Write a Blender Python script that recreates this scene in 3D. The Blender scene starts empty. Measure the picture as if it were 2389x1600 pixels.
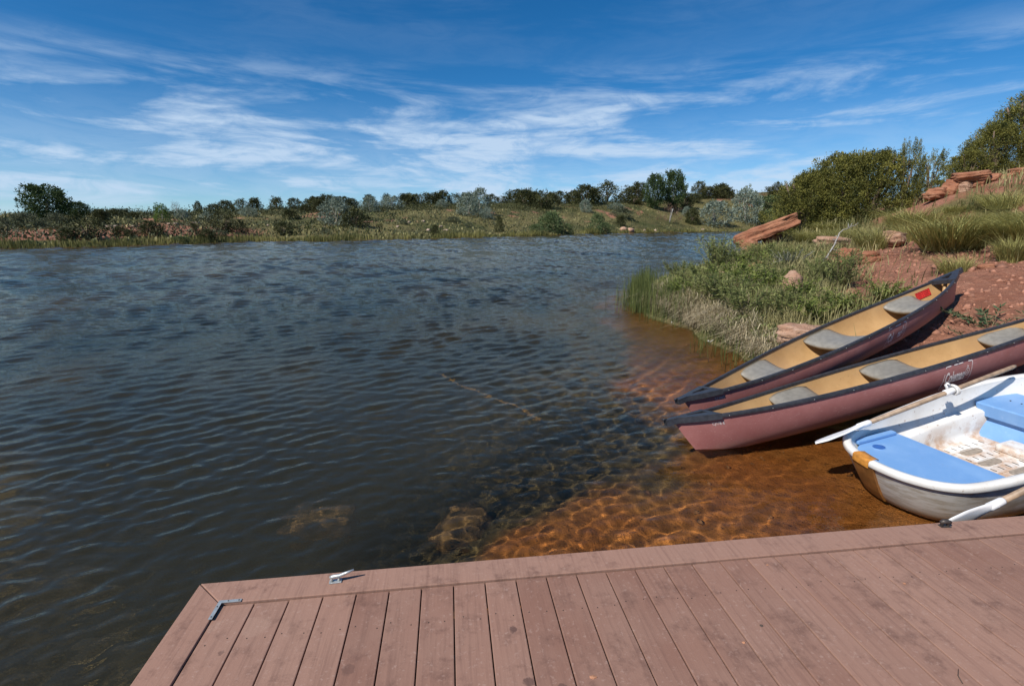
import bpy, bmesh, math
import numpy as np
from mathutils import Vector, Matrix
rad = math.radians
rng = np.random.default_rng(11)
SC = bpy.context.scene
COL = SC.collection

# ---------------------------------------------------------------- camera
EYE = (0.0, 0.0, 1.987)                       # eye height above the lake (z = 0 is the water)
camd = bpy.data.cameras.new('camera'); cam = bpy.data.objects.new('camera', camd); COL.objects.link(cam)
camd.sensor_width = 36; camd.lens = 17.506; camd.clip_start = .05; camd.clip_end = 9000
cam.location = EYE
cam.rotation_euler = (Matrix.Rotation(rad(-7.152), 4, 'Z') @ Matrix.Rotation(rad(90 - 13.176), 4, 'X') @ Matrix.Rotation(rad(-.0787), 4, 'Z')).to_euler()
SC.camera = cam

# ---------------------------------------------------------------- sun and sky
SUN_EL, SUN_AZ = 46.0, -122.0                  # azimuth clockwise from +Y (the way straight out over the lake)
sl = bpy.data.lights.new('sun', 'SUN'); sl.energy = 4.8; sl.angle = rad(.53); sl.color = (1.0, .945, .86)
sl.cycles.is_caustics_light = True
sun = bpy.data.objects.new('sun', sl); COL.objects.link(sun)
to_sun = Vector((math.sin(rad(SUN_AZ)) * math.cos(rad(SUN_EL)), math.cos(rad(SUN_AZ)) * math.cos(rad(SUN_EL)), math.sin(rad(SUN_EL))))
sun.rotation_euler = to_sun.to_track_quat('Z', 'Y').to_euler(); sun.location = to_sun * 60

W = bpy.data.worlds.new('World'); SC.world = W; W.use_nodes = True
wn, wl = W.node_tree.nodes, W.node_tree.links
bgn = wn['Background']; bgn.inputs[1].default_value = .088
sky = wn.new('ShaderNodeTexSky'); sky.sky_type = 'NISHITA'; sky.sun_disc = False
sky.sun_elevation = rad(SUN_EL); sky.sun_rotation = rad(SUN_AZ); sky.altitude = 1800; sky.air_density = 1.0; sky.dust_density = .15; sky.ozone_density = 2.2
def wnode(t, **kw):
    n = wn.new(t)
    for k, v in kw.items(): setattr(n, k, v)
    return n
def wmath(op, a, b=None, clamp=False):
    n = wnode('ShaderNodeMath', operation=op, use_clamp=clamp)
    for i, v in enumerate((a, b)):
        if v is None: continue
        if isinstance(v, (int, float)): n.inputs[i].default_value = v
        else: wl.new(v, n.inputs[i])
    return n.outputs[0]
def wramp(v, a, b, lo=0, hi=1):
    n = wnode('ShaderNodeMapRange', interpolation_type='SMOOTHSTEP')
    wl.new(v, n.inputs[0])
    for i, x in enumerate((a, b, lo, hi)): n.inputs[1 + i].default_value = x
    return n.outputs[0]
hsv = wnode('ShaderNodeHueSaturation'); hsv.inputs['Saturation'].default_value = 1.2; hsv.inputs['Value'].default_value = 1.0
tint = wnode('ShaderNodeMix', data_type='RGBA', blend_type='MULTIPLY'); tint.inputs[0].default_value = 1; tint.inputs[7].default_value = (.70, .93, 1.10, 1); wl.new(sky.outputs[0], tint.inputs[6]); wl.new(tint.outputs[2], hsv.inputs['Color'])
tc = wnode('ShaderNodeTexCoord'); sx = wnode('ShaderNodeSeparateXYZ'); wl.new(tc.outputs['Generated'], sx.inputs[0])
# cirrus drawn on a ring of sky round the lake: long level streaks, broken into fibres
hh = wmath('SQRT', wmath('ADD', wmath('MULTIPLY', sx.outputs[0], sx.outputs[0]), wmath('MULTIPLY', sx.outputs[1], sx.outputs[1])))
ca = wmath('DIVIDE', sx.outputs[0], hh); sa = wmath('DIVIDE', sx.outputs[1], hh)
cx = wnode('ShaderNodeCombineXYZ'); wl.new(ca, cx.inputs[0]); wl.new(sa, cx.inputs[1]); wl.new(wmath('ADD', sx.outputs[2], wmath('MULTIPLY', ca, .02)), cx.inputs[2])
def cloudlayer(scl, loc, detail, rough, dist, a, b):
    m = wnode('ShaderNodeMapping'); wl.new(cx.outputs[0], m.inputs[0]); m.inputs['Scale'].default_value = scl; m.inputs['Location'].default_value = loc
    n = wnode('ShaderNodeTexNoise'); wl.new(m.outputs[0], n.inputs['Vector']); n.inputs['Scale'].default_value = 1
    n.inputs['Detail'].default_value = detail; n.inputs['Roughness'].default_value = rough; n.inputs['Distortion'].default_value = dist
    return wramp(n.outputs[0], a, b)
CL1 = cloudlayer((2.6, 2.6, 17), (3.1, 1.7, .35), 9, .60, .40, .40, .61)        # streaks
CL2 = cloudlayer((1.5, 1.5, 6.0), (1.25, 6.4, 2.1), 4, .5, .3, .30, .50)        # where the banks of cirrus lie
CL3 = cloudlayer((9, 9, 34), (7.7, 2.2, 0), 8, .66, 1.2, .28, .64)              # fibrous break-up
elev = sx.outputs[2]
low = wmath('MULTIPLY', wramp(elev, .29, .17), wramp(elev, -.02, .04))
high = wramp(elev, .15, .45, 0, .10)
dens = wmath('MULTIPLY', wmath('MULTIPLY', CL1, wmath('ADD', wmath('MULTIPLY', CL2, .9), .10)), wmath('ADD', wmath('MULTIPLY', CL3, .6), .40))
dens = wmath('MULTIPLY', dens, wmath('ADD', low, high))
dens = wmath('MULTIPLY', dens, 1.15, True)
veil = wmath('MULTIPLY', wramp(elev, .24, .06), .45)
dens = wmath('MAXIMUM', dens, wmath('MULTIPLY', veil, wmath('MULTIPLY', CL2, wmath('ADD', wmath('MULTIPLY', CL3, .5), .5))))
mixc = wnode('ShaderNodeMix', data_type='RGBA'); wl.new(wmath('MULTIPLY', dens, .85), mixc.inputs[0]); wl.new(hsv.outputs[0], mixc.inputs[6]); mixc.inputs[7].default_value = (5.9, 7.4, 9.3, 1)
wl.new(mixc.outputs[2], bgn.inputs[0])

SC.view_settings.view_transform = 'Standard'; SC.view_settings.look = 'None'; SC.view_settings.exposure = .15; SC.view_settings.gamma = 1
SC.cycles.use_denoising = True
SC.cycles.max_bounces = 8; SC.cycles.transmission_bounces = 6; SC.cycles.transparent_max_bounces = 12; SC.cycles.diffuse_bounces = 3; SC.cycles.glossy_bounces = 3
SC.cycles.caustics_refractive = True; SC.cycles.caustics_reflective = False; SC.cycles.sample_clamp_indirect = 4

# ---------------------------------------------------------------- terrain height
def sstep(a, b, x):
    t = np.clip((x - a) / (b - a), 0, 1)
    return t * t * (3 - 2 * t)

def vnoise(x, y, seed=0, octs=4, lac=2.03):
    """cheap smooth value noise in [-1, 1]"""
    out = 0; amp = 1; tot = 0
    for o in range(octs):
        xi = np.floor(x).astype(np.int64); yi = np.floor(y).astype(np.int64)
        fx = x - xi; fy = y - yi
        fx = fx * fx * (3 - 2 * fx); fy = fy * fy * (3 - 2 * fy)
        def h(i, j):
            n = (i * 374761393 + j * 668265263 + (seed + o * 31) * 974634777) & 0x7fffffff
            n = ((n ^ (n >> 13)) * 1274126177) & 0x7fffffff
            return ((n ^ (n >> 16)) & 0xffff) / 32767.5 - 1
        a = h(xi, yi); b = h(xi + 1, yi); c = h(xi, yi + 1); d = h(xi + 1, yi + 1)
        out = out + amp * (a + (b - a) * fx + (c - a) * fy + (a - b - c + d) * fx * fy)
        tot += amp; amp *= .5; x = x * lac + 17.3; y = y * lac - 9.1
    return out / tot

# near shore: surveyed spot heights (x, y, z), thin-plate spline through them
SPOTS = np.array([
    # lake floor
    (-8, -6, -2.4), (-8, 2, -2.6), (-8, 12, -2.8), (-4, 4, -2.2), (-4, 9, -2.6), (-3, 20, -3), (-12, 28, -3), (4, 30, -3),
    (-1.6, 2.2, -1.75), (-1.4, 4.5, -1.9), (-1.2, 7, -2.1), (-3, .5, -2.2), (-2, -2, -1.8), (0, 10, -2.0), (1.5, 14, -2), (3, 20, -2.6), (9, 33, -2.6), (18, 42, -2.6),
    (-0.6, 2.4, -.85), (-.4, 3.6, -1.1), (.1, 2.3, -.38), (.6, 3.2, -.38), (.9, 3.9, -.66), (1.7, 4.0, -.38), (1.2, 2.6, -.36), (2.2, 3.2, -.27), (3.0, 3.5, -.16),
    (2.2, 2.3, -.24), (3.4, 2.4, -.12), (3.5, 3.0, -.08), (1.6, 4.8, -.75), (2.3, 4.5, -.45), (2.9, 4.9, -.28), (2.3, 6.0, -.50), (1.2, 6.2, -1.0), (3.2, 6.5, -.25), (3.9, 5.8, -.12),
    (3.2, 8.5, -.5), (2.0, 9.5, -1.1), (4.0, 8.4, -.22), (3.5, 11.5, -.6), (4.3, 13.6, -.5), (3, 14.5, -1.4), (6, 16.5, -.6), (8, 19.5, -1), (12.5, 25, -.8), (16, 29, -1.0), (22, 38, -1),
    (0, 0, -.8), (2.5, 0, -.45), (0, -4, -.9), (4, -3, -.3),
    # water line
    (4.1, 2.6, 0), (5.2, 0, 0), (4.15, 3.8, 0), (4.2, 4.8, .03), (4.35, 6.0, 0), (4.55, 7.2, 0), (4.7, 9.0, 0), (4.6, 11.4, 0), (5.2, 13.2, 0), (7.2, 15.4, 0), (10.0, 18.8, 0), (14.5, 25, 0), (18.5, 30, 0), (25, 40, 0),
    # bank
    (4.7, 5.2, .22), (5.3, 4.4, .30), (5.6, 5.5, .52), (6.7, 5.8, .86), (6.6, 4.6, .55), (6, 3, .3), (7, 1, .35), (6, -3, .5), (10, -4, 1.6), (3, -8, .6),
    (4.95, 7.0, .30), (5.1, 8.6, .36), (5.1, 10.2, .36), (5.0, 11.4, .26), (5.9, 12.8, .42), (5.6, 6.6, .48), (6.4, 7.6, .66), (6.2, 9.4, .6), (6.6, 11.2, .66), (7.4, 8.8, .86), (8.0, 12.3, .92), (7.6, 14.3, .55), (9.4, 15.4, .95), (10.6, 17.2, .95),
    (8.0, 6.6, 1.18), (9.2, 6.6, 1.42), (8.2, 5.0, 1.0), (9, 9.6, 1.26), (10.2, 12.2, 1.36), (12, 10.3, 1.75), (11.2, 8.0, 1.75), (11, 5, 1.7), (13.4, 8.5, 2.15),
    (13.0, 14.2, 1.72), (12.6, 17.2, 1.62), (14.6, 18.4, 1.95), (11.4, 15.4, 1.42), (14.6, 11.0, 2.55), (15.2, 13.2, 3.05), (17.5, 13.6, 3.45), (16.8, 16.6, 2.7), (16.6, 20, 2.2), (15.6, 22.5, 1.2), (20, 17, 3.7), (22, 22, 3.0), (20, 27, 1.4), (19, 10, 3.5), (17, 4, 2.9), (26, 14, 4.4), (28, 28, 3.0), (30, 38, 1.6), (15, -6, 2.6), (30, 0, 4.5)], float)

def _tps_fit(P, lam=.02):
    n = len(P); d = np.hypot(P[:, None, 0] - P[None, :, 0], P[:, None, 1] - P[None, :, 1])
    K = np.where(d > 0, d * d * np.log(d + 1e-9), 0) + lam * np.eye(n)
    Q = np.c_[np.ones(n), P[:, :2]]
    A = np.block([[K, Q], [Q.T, np.zeros((3, 3))]])
    return np.linalg.solve(A, np.r_[P[:, 2], 0, 0, 0])
_W = _tps_fit(SPOTS)

def near_height(x, y):
    sh = x.shape; x = x.ravel(); y = y.ravel(); out = np.empty_like(x)
    for s in range(0, len(x), 20000):
        a = x[s:s + 20000]; b = y[s:s + 20000]
        d2 = (a[:, None] - SPOTS[:, 0]) ** 2 + (b[:, None] - SPOTS[:, 1]) ** 2
        out[s:s + 20000] = (.5 * d2 * np.log(d2 + 1e-9)) @ _W[:-3] + _W[-3] + _W[-2] * a + _W[-1] * b
    return np.clip(out, -3, 5).reshape(sh)

# far shore: (bearing deg, distance to the water's edge, then ground height 10, 25, 50, 80, 130 m behind it)
FAR = np.array([(-180, 14, 1, 2, 3, 4, 5),
    (-120, 26, 1, 2, 3, 4, 5),
    (-80, 45, 1.2, 2, 3, 4, 5),
    (-55, 58, 1.4, 2.2, 3.2, 4.2, 5),
    (-38.15, 68.1, 1.38, 2.46, 3.83, 4.15, 4.28),
    (-32.91, 66.2, 1.17, 2.12, 3.68, 4.36, 4.49),
    (-26.7, 71.2, 1.76, 2.84, 4.18, 4.99, 5.12),
    (-19.47, 79.2, 1.26, 2.66, 4.8, 6.69, 6.83),
    (-11.24, 76.3, 1.22, 2.89, 5.43, 7.65, 7.79),
    (-2.14, 85.5, 1.09, 2.94, 5.94, 8.76, 8.91),
    (7.43, 101.1, 0.95, 2.95, 6.56, 9.86, 10.54),
    (16.97, 135.0, 1.43, 3.62, 7.27, 11.33, 12.8),
    (25.98, 189.8, 1.59, 4.38, 9.32, 14.93, 17.85),
    (31.59, 210.0, 1.48, 4.43, 9.92, 15.38, 20.92),
    (36.0, 255.4, 1.86, 5.47, 12.04, 18.4, 25.86),
    (38, 180, 2, 4, 8, 12, 15),
    (41, 30, 3, 3.2, 3.6, 4.5, 6),
    (60, 30, 4, 4.5, 5, 6, 7),
    (110, 20, 3, 4, 5, 6, 7),
    (180, 14, 1, 2, 3, 4, 5)], float)

def far_height(x, y):
    az = np.degrees(np.arctan2(x, y)); rho = np.hypot(x, y)
    shore = np.interp(az, FAR[:, 0], FAR[:, 1])
    shore = shore + vnoise(az * .5, az * 0, 5, 3) * shore * .012
    s = rho - shore
    ks = np.array([0, 3, 10, 25, 50, 80, 130])
    Z = [np.zeros_like(az), .9 * sstep(-60, 40, az) * 0 + np.interp(az, FAR[:, 0], FAR[:, 2]) * .45] + [np.interp(az, FAR[:, 0], FAR[:, 2 + i]) for i in range(5)]
    z = np.zeros_like(az)
    for i in range(len(ks) - 1):
        t = (s - ks[i]) / (ks[i + 1] - ks[i])
        m = (t >= 0) & (t < 1)
        z = np.where(m, Z[i] + (Z[i + 1] - Z[i]) * t, z)
    z = np.where(s >= ks[-1], Z[-1] + np.clip(s - ks[-1], 0, 4000) * .004, z)
    z = np.where(s < 0, np.maximum(s * .25, -3), z)
    bump = vnoise(x / 22, y / 22, 3, 4) * .9 + vnoise(x / 5, y / 5, 9, 3) * .22
    z = z + bump * sstep(3, 30, s)
    return np.where(s > 0, np.maximum(z, np.minimum(s * .07, .5)), z)

def ground_z(x, y):
    x = np.asarray(x, float); y = np.asarray(y, float)
    rho = np.hypot(x, y)
    w = sstep(30, 44, rho)
    n = near_height(x, y)
    n = n + (vnoise(x * 1.3, y * 1.3, 1, 4) * .10 + vnoise(x * 6, y * 6, 2, 3) * .022) * sstep(-.05, .5, n) + vnoise(x * 2.2, y * 2.2, 4, 3) * .03 * sstep(.0, -.3, n)
    return n * (1 - w) + far_height(x, y) * w
# ---------------------------------------------------------------- end terrain

# ---------------------------------------------------------------- helpers: objects and labels
def link(name, data, parent=None):
    o = bpy.data.objects.new(name, data); COL.objects.link(o)
    if parent is not None: o.parent = parent
    return o
def tag(o, label, cat, group=None):
    o['label'] = label; o['category'] = cat
    if group: o['group'] = group
    return o
def thing(name, label, cat, loc=(0, 0, 0), rot=(0, 0, 0), scale=(1, 1, 1), group=None):
    o = link(name, None); o.location = loc; o.rotation_euler = rot; o.scale = scale; o.empty_display_size = .1
    return tag(o, label, cat, group)
def mesh(name, V, Fc, mat=None, smooth=False, tone=None, attrs=None):
    """mesh from numpy arrays or lists; Fc may be an (n,4)/(n,3) array or a list of tuples"""
    me = bpy.data.meshes.new(name)
    if isinstance(Fc, np.ndarray):
        V = np.asarray(V, np.float32); k = Fc.shape[1]; n = len(Fc)
        me.vertices.add(len(V)); me.vertices.foreach_set('co', V.ravel())
        me.loops.add(n * k); me.loops.foreach_set('vertex_index', Fc.astype(np.int32).ravel())
        me.polygons.add(n); me.polygons.foreach_set('loop_start', np.arange(0, n * k, k, dtype=np.int32))
        me.update(calc_edges=True)
    else:
        me.from_pydata([tuple(map(float, v)) for v in V], [], [tuple(int(i) for i in f) for f in Fc]); me.update()
    if tone is not None: attrs = dict(attrs or {}, tone=tone)
    for k, a in (attrs or {}).items():
        at = me.attributes.new(k, 'FLOAT', 'POINT'); at.data.foreach_set('value', np.asarray(a, np.float32).ravel())
    if smooth: me.shade_smooth()
    if mat is not None:
        for m in (mat if isinstance(mat, (list, tuple)) else [mat]): me.materials.append(m)
    return me
def from_bm(name, bm, mat, smooth=False):
    me = bpy.data.meshes.new(name); bmesh.ops.recalc_face_normals(bm, faces=bm.faces); bm.to_mesh(me); bm.free()
    if smooth: me.shade_smooth()
    for m in (mat if isinstance(mat, (list, tuple)) else [mat]): me.materials.append(m)
    return me
def box_bm(x0, x1, y0, y1, z0, z1, bev=0.0, seg=2):
    bm = bmesh.new(); bmesh.ops.create_cube(bm, size=1)
    for v in bm.verts:
        v.co = ((x0 + x1) / 2 + v.co.x * (x1 - x0), (y0 + y1) / 2 + v.co.y * (y1 - y0), (z0 + z1) / 2 + v.co.z * (z1 - z0))
    if bev: bmesh.ops.bevel(bm, geom=list(bm.edges), offset=bev, segments=seg, affect='EDGES', profile=.6)
    return bm
def tube(pts, radii, n=8, cap=True):
    """V, F of a tube along pts with a radius per point"""
    pts = np.asarray(pts, float); radii = np.broadcast_to(np.asarray(radii, float), (len(pts),))
    t = np.gradient(pts, axis=0); t /= np.linalg.norm(t, axis=1)[:, None] + 1e-9
    ref = np.array([0, 0, 1.]) if abs(t[0, 2]) < .9 else np.array([1., 0, 0])
    V = []; Fc = []
    for i, p in enumerate(pts):
        a = np.cross(t[i], ref); a /= np.linalg.norm(a) + 1e-9; b = np.cross(t[i], a)
        for k in range(n):
            w = 2 * math.pi * k / n; V.append(p + radii[i] * (math.cos(w) * a + math.sin(w) * b))
    for i in range(len(pts) - 1):
        for k in range(n): Fc.append((i * n + k, i * n + (k + 1) % n, (i + 1) * n + (k + 1) % n, (i + 1) * n + k))
    if cap: Fc.append(tuple(range(n))[::-1]); Fc.append(tuple(len(V) - n + k for k in range(n)))
    return V, Fc
def join(*parts):
    V = []; Fc = []
    for v, f in parts:
        b = len(V); V += list(v); Fc += [tuple(i + b for i in q) for q in f]
    return V, Fc
def copy_tree(root, **kw):
    r = root.copy(); COL.objects.link(r)
    for ch in root.children:
        c = ch.copy(); COL.objects.link(c); c.parent = r
        for g in ch.children:
            d = g.copy(); COL.objects.link(d); d.parent = c
    return r

# ---------------------------------------------------------------- helpers: materials
class Mat:
    def __init__(s, name):
        s.m = bpy.data.materials.new(name); s.m.use_nodes = True; s.N = s.m.node_tree.nodes; s.L = s.m.node_tree.links
        s.N.clear(); s.out = s.N.new('ShaderNodeOutputMaterial')
    def n(s, t, **kw):
        q = s.N.new(t)
        for k, v in kw.items(): setattr(q, k, v)
        return q
    def put(s, sock, v):
        if isinstance(v, bpy.types.NodeSocket): s.L.new(v, sock)
        elif isinstance(v, tuple) and len(v) == 3 and sock.type == 'RGBA': sock.default_value = (*v, 1)
        else: sock.default_value = v
    def math(s, op, a, b=0.0, clamp=False):
        q = s.n('ShaderNodeMath', operation=op, use_clamp=clamp); s.put(q.inputs[0], a); s.put(q.inputs[1], b); return q.outputs[0]
    def ramp(s, v, a, b, lo=0.0, hi=1.0):
        q = s.n('ShaderNodeMapRange', interpolation_type='SMOOTHSTEP'); s.put(q.inputs[0], v)
        for i, x in enumerate((a, b, lo, hi)): s.put(q.inputs[1 + i], x)
        return q.outputs[0]
    def mix(s, f, a, b):
        q = s.n('ShaderNodeMix', data_type='RGBA'); s.put(q.inputs[0], f); s.put(q.inputs[6], a); s.put(q.inputs[7], b); return q.outputs[2]
    def pos(s, kind='world', scale=(1, 1, 1), loc=(0, 0, 0), rot=(0, 0, 0)):
        if kind == 'world': v = s.n('ShaderNodeNewGeometry').outputs['Position']
        else: v = s.n('ShaderNodeTexCoord').outputs['Object']
        m = s.n('ShaderNodeMapping'); s.L.new(v, m.inputs[0]); m.inputs['Scale'].default_value = scale; m.inputs['Location'].default_value = loc; m.inputs['Rotation'].default_value = rot
        return m.outputs[0]
    def noise(s, vec, scale, detail=4, rough=.55, dist=0.0):
        q = s.n('ShaderNodeTexNoise'); s.put(q.inputs['Vector'], vec); q.inputs['Scale'].default_value = scale; q.inputs['Detail'].default_value = detail; q.inputs['Roughness'].default_value = rough; q.inputs['Distortion'].default_value = dist
        return q.outputs[0]
    def attr(s, name):
        return s.n('ShaderNodeAttribute', attribute_name=name).outputs['Fac']
    def bump(s, h, strength=.3, dist=.01, normal=None):
        q = s.n('ShaderNodeBump'); s.put(q.inputs['Height'], h); s.put(q.inputs['Strength'], strength); q.inputs['Distance'].default_value = dist
        if normal is not None: s.put(q.inputs['Normal'], normal)
        return q.outputs[0]
    def pbr(s, col, rough=.6, metal=0.0, normal=None, spec=.5):
        q = s.n('ShaderNodeBsdfPrincipled'); s.put(q.inputs['Base Color'], col); s.put(q.inputs['Roughness'], rough); s.put(q.inputs['Metallic'], metal); s.put(q.inputs['Specular IOR Level'], spec)
        if normal is not None: s.put(q.inputs['Normal'], normal)
        s.L.new(q.outputs[0], s.out.inputs[0]); return s.m
def simple(name, col, rough=.6, metal=0.0, var=.15, scale=30, bump=.0, spec=.5, kind='object'):
    M = Mat(name); p = M.pos(kind); nz = M.noise(p, scale, 5)
    c = M.mix(M.ramp(nz, .3, .7), tuple(x * (1 - var) for x in col), tuple(min(1, x * (1 + var)) for x in col))
    return M.pbr(c, rough, metal, M.bump(nz, bump, .01) if bump else None, spec)
def foliage(name, dark, light, back=None, trans=.25, rough=.65):
    """leaf colour follows each leaf's own tone, some light comes through"""
    M = Mat(name); t = M.attr('tone')
    c = M.mix(t, dark, light)
    q = M.n('ShaderNodeBsdfPrincipled'); M.put(q.inputs['Base Color'], c); q.inputs['Roughness'].default_value = rough; q.inputs['Specular IOR Level'].default_value = .25
    tr = M.n('ShaderNodeBsdfTranslucent'); M.put(tr.inputs[0], c)
    mx = M.n('ShaderNodeMixShader'); mx.inputs[0].default_value = trans; M.L.new(q.outputs[0], mx.inputs[1]); M.L.new(tr.outputs[0], mx.inputs[2]); M.L.new(mx.outputs[0], M.out.inputs[0])
    return M.m

# ---------------------------------------------------------------- ground and lake bed (one sheet to the horizon)
def polar(azs, rs, fz):
    A, Rr = np.meshgrid(np.radians(azs), rs, indexing='ij')
    X = np.sin(A) * Rr; Y = np.cos(A) * Rr; Z = fz(X, Y)
    n, m = X.shape; i = np.arange(n * m).reshape(n, m)
    Fq = np.stack([i[:-1, :-1], i[:-1, 1:], i[1:, 1:], i[1:, :-1]], -1).reshape(-1, 4)
    return X, Y, Z, np.stack([X, Y, Z], -1).reshape(-1, 3), Fq[:, ::-1]
AZ = np.r_[np.arange(-180, -54, 4), np.arange(-54, 66, .3), np.arange(66, 180.1, 4)]
RS = np.r_[np.geomspace(.3, 60, 335), np.geomspace(62, 6000, 150)]
X, Y, Z, V, Fq = polar(AZ, RS, ground_z)
VEG_Y = [0, 4, 6, 7, 8, 9, 10, 11, 12, 14, 16, 20, 30, 60]
VEG_X = [3.0, 4.3, 5.0, 6.5, 7.1, 7.6, 8.0, 8.8, 10.6, 13.4, 15, 18, 34, 60]
def veg_near(x, y):
    b = np.interp(y, VEG_Y, VEG_X) + vnoise(x * .9, y * .9, 21, 3) * .9
    v = sstep(.5, -.5, x - b)
    bare = sstep(1.25, .55, np.hypot((x - 9.1) / 1.25, y - 9.9) + vnoise(x * 2, y * 2, 22, 3) * .3)
    up = sstep(-.15, .3, vnoise(x * .55 + 3, y * .55, 23, 4)) * sstep(8.5, 11, x)
    return np.clip(np.maximum(v, up * .75) * (1 - bare), 0, 1)
def veg_far(x, y):
    az = np.degrees(np.arctan2(x, y)); s = np.hypot(x, y) - np.interp(az, FAR[:, 0], FAR[:, 1])
    red = .8 * sstep(-15, -22, az) * sstep(2.5, 5, s) * sstep(24, 11, s + vnoise(x / 6, y / 6, 33, 3) * 5)
    n = vnoise(x / 14, y / 14, 31, 4) * .6 + vnoise(x / 3, y / 3, 32, 3) * .4
    bare = sstep(.18, .5, n) * .8 * sstep(6, 25, s)
    top = sstep(22, 28, az) * sstep(50, 80, s) * .35
    return np.clip(1 - np.maximum(np.maximum(red, bare), top), 0, 1)
wv = sstep(30, 44, np.hypot(X, Y))
veg = veg_near(X, Y) * (1 - wv) + veg_far(X, Y) * wv
silt_dimming = sstep(-.30, -.56, Z + vnoise(X * 1.1, Y * 1.1, 41, 4) * .24)  # bed darkens with depth, standing in for light the water would absorb
silt_dimming = np.maximum(silt_dimming, .85 * sstep(.25, .5, vnoise(X * 1.6, Y * 1.6, 44, 4)) * sstep(-.1, -.3, Z) * sstep(3.4, 4.2, Y))
silt_dimming = np.maximum(silt_dimming, .62 * sstep(5.2, 8.0, Y) * (Z < .02))
lush = wv * sstep(.1, -.3, vnoise(X / 18, Y / 18, 35, 3) - .1)

M = Mat('ground'); P = M.pos()
n1 = M.noise(P, .9, 8, .6); n2 = M.noise(P, 9, 8, .65); n3 = M.noise(P, 45, 4, .6); nf = M.noise(P, .12, 6, .6)
soil = M.mix(M.ramp(n1, .3, .7), (.285, .118, .072), (.40, .195, .130))
soil = M.mix(M.ramp(M.noise(P, 2.6, 6, .7, .6), .46, .64, 0, .6), soil, (.20, .095, .062)); soil = M.mix(M.ramp(n2, .45, .75, 0, .55), soil, (.50, .27, .18))
soil = M.mix(M.ramp(n3, .52, .72, 0, .45), soil, (.15, .05, .03))
turf = M.mix(M.ramp(n2, .3, .7), (.105, .085, .035), (.24, .185, .085))
turf = M.mix(M.ramp(n1, .35, .65, 0, .6), turf, (.13, .14, .045))
mead = M.mix(M.ramp(nf, .35, .65), (.098, .088, .034), (.058, .070, .022)); mead = M.mix(M.ramp(n1, .4, .7, 0, .5), mead, (.12, .095, .042))
turf = M.mix(M.attr('far'), turf, mead)
vm = M.ramp(M.math('ADD', M.attr('veg'), M.math('MULTIPLY', M.math('SUBTRACT', n2, .5), .9)), .3, .7)
land = M.mix(vm, soil, turf)
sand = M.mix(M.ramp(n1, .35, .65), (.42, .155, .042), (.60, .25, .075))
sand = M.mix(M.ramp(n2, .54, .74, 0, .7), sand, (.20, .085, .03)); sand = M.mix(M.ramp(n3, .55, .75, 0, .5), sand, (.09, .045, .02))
dim_mud = M.mix(M.ramp(n1, .35, .7), (.125, .098, .048), (.17, .135, .068))  # muddy bed tone with the light lost in deep water put into it
bed = M.mix(M.attr('silt_dimming'), sand, dim_mud)
geo = M.n('ShaderNodeSeparateXYZ'); M.L.new(M.n('ShaderNodeNewGeometry').outputs['Position'], geo.inputs[0])
wet = M.ramp(M.math('ADD', geo.outputs[2], M.math('MULTIPLY', M.math('SUBTRACT', n2, .5), .06)), -.05, .0)
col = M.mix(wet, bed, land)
hgt = M.math('ADD', M.math('MULTIPLY', n2, .7), M.math('MULTIPLY', n3, .25))
GROUND_MAT = M.pbr(col, .95, 0, M.bump(hgt, 1.0, .13), .15)
ground = link('ground', mesh('ground', V, Fq, GROUND_MAT, True, attrs=dict(veg=veg, silt_dimming=silt_dimming, far=wv * lush)))
ground['kind'] = 'structure'; ground.cycles.is_caustics_receiver = True

# ---------------------------------------------------------------- lake surface (real ripples near by, fine chop in the relief)
wr = np.random.default_rng(5)
COMP = []
for i in range(260):                             # ripples of .13 m close by up to long wavelets far out, all equally steep
    lam = float(np.exp(wr.uniform(math.log(.085), math.log(9)))); a = wr.normal(rad(112), rad(22 if lam > .3 else 36)); COMP.append((a, 2 * math.pi / lam, wr.uniform(0, 6.283), lam))
AW = np.r_[np.arange(-180, -50, 6), np.arange(-50, 58, .22), np.arange(58, 180.1, 6)]
RW = np.geomspace(1.2, 420, 900)
def waves(x, y):
    """x, y: bearing by distance; a ripple lives only where the grid can carry it"""
    z = np.zeros_like(x)
    for s in range(0, x.shape[1], 30):
        X_ = x[:, s:s + 30]; Y_ = y[:, s:s + 30]; rr = np.hypot(X_, Y_); rm = float(rr.mean()); cell = rr * .0065; acc = 0; wsum = 0
        for a, k, p, lam in COMP:
            if lam < 2.3 * .0065 * rr.min() or lam > .022 * rm + .34: continue
            wob = .35 * np.sin(X_ * .9 * .3 / lam + p) + .35 * np.sin(Y_ * .7 * .3 / lam + 2 * p)
            w_ = sstep(2.3, 5.0, lam / cell) * float(sstep(.022 * rm + .34, .015 * rm + .17, np.array(lam))) * (1.2 if lam < .16 else 1.0)
            wsum = wsum + w_ * w_; acc = acc + w_ / k * np.sin(k * (np.cos(a) * X_ + np.sin(a) * Y_) + p + wob)
        z[:, s:s + 30] = acc / np.sqrt(wsum / 2 + 1e-6) * STEEP
    rr = np.hypot(x, y); depth = -near_height(x, y)
    calm = np.where(rr < 32, .70 + .30 * sstep(.15, 1.0, depth), 1.0)
    gust = .80 + .75 * vnoise(x * .22, y * .34, 51, 3)
    return z * calm * gust * (1 + .25 * sstep(9, 35, rr))
STEEP = .150
Xw, Yw, Zw, Vw, Fw = polar(AW, RW, waves)
rw = np.hypot(Xw, Yw)
chop = sstep(3, 14, rw)
M = Mat('lake water'); P = M.pos(rot=(0, 0, rad(-22)), scale=(.55, 1, 1))
b2 = M.noise(P, 24, 3, .6, .3)
h = M.math('MULTIPLY', b2, M.math('ADD', M.math('MULTIPLY', M.attr('chop'), .8), .12))
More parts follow.
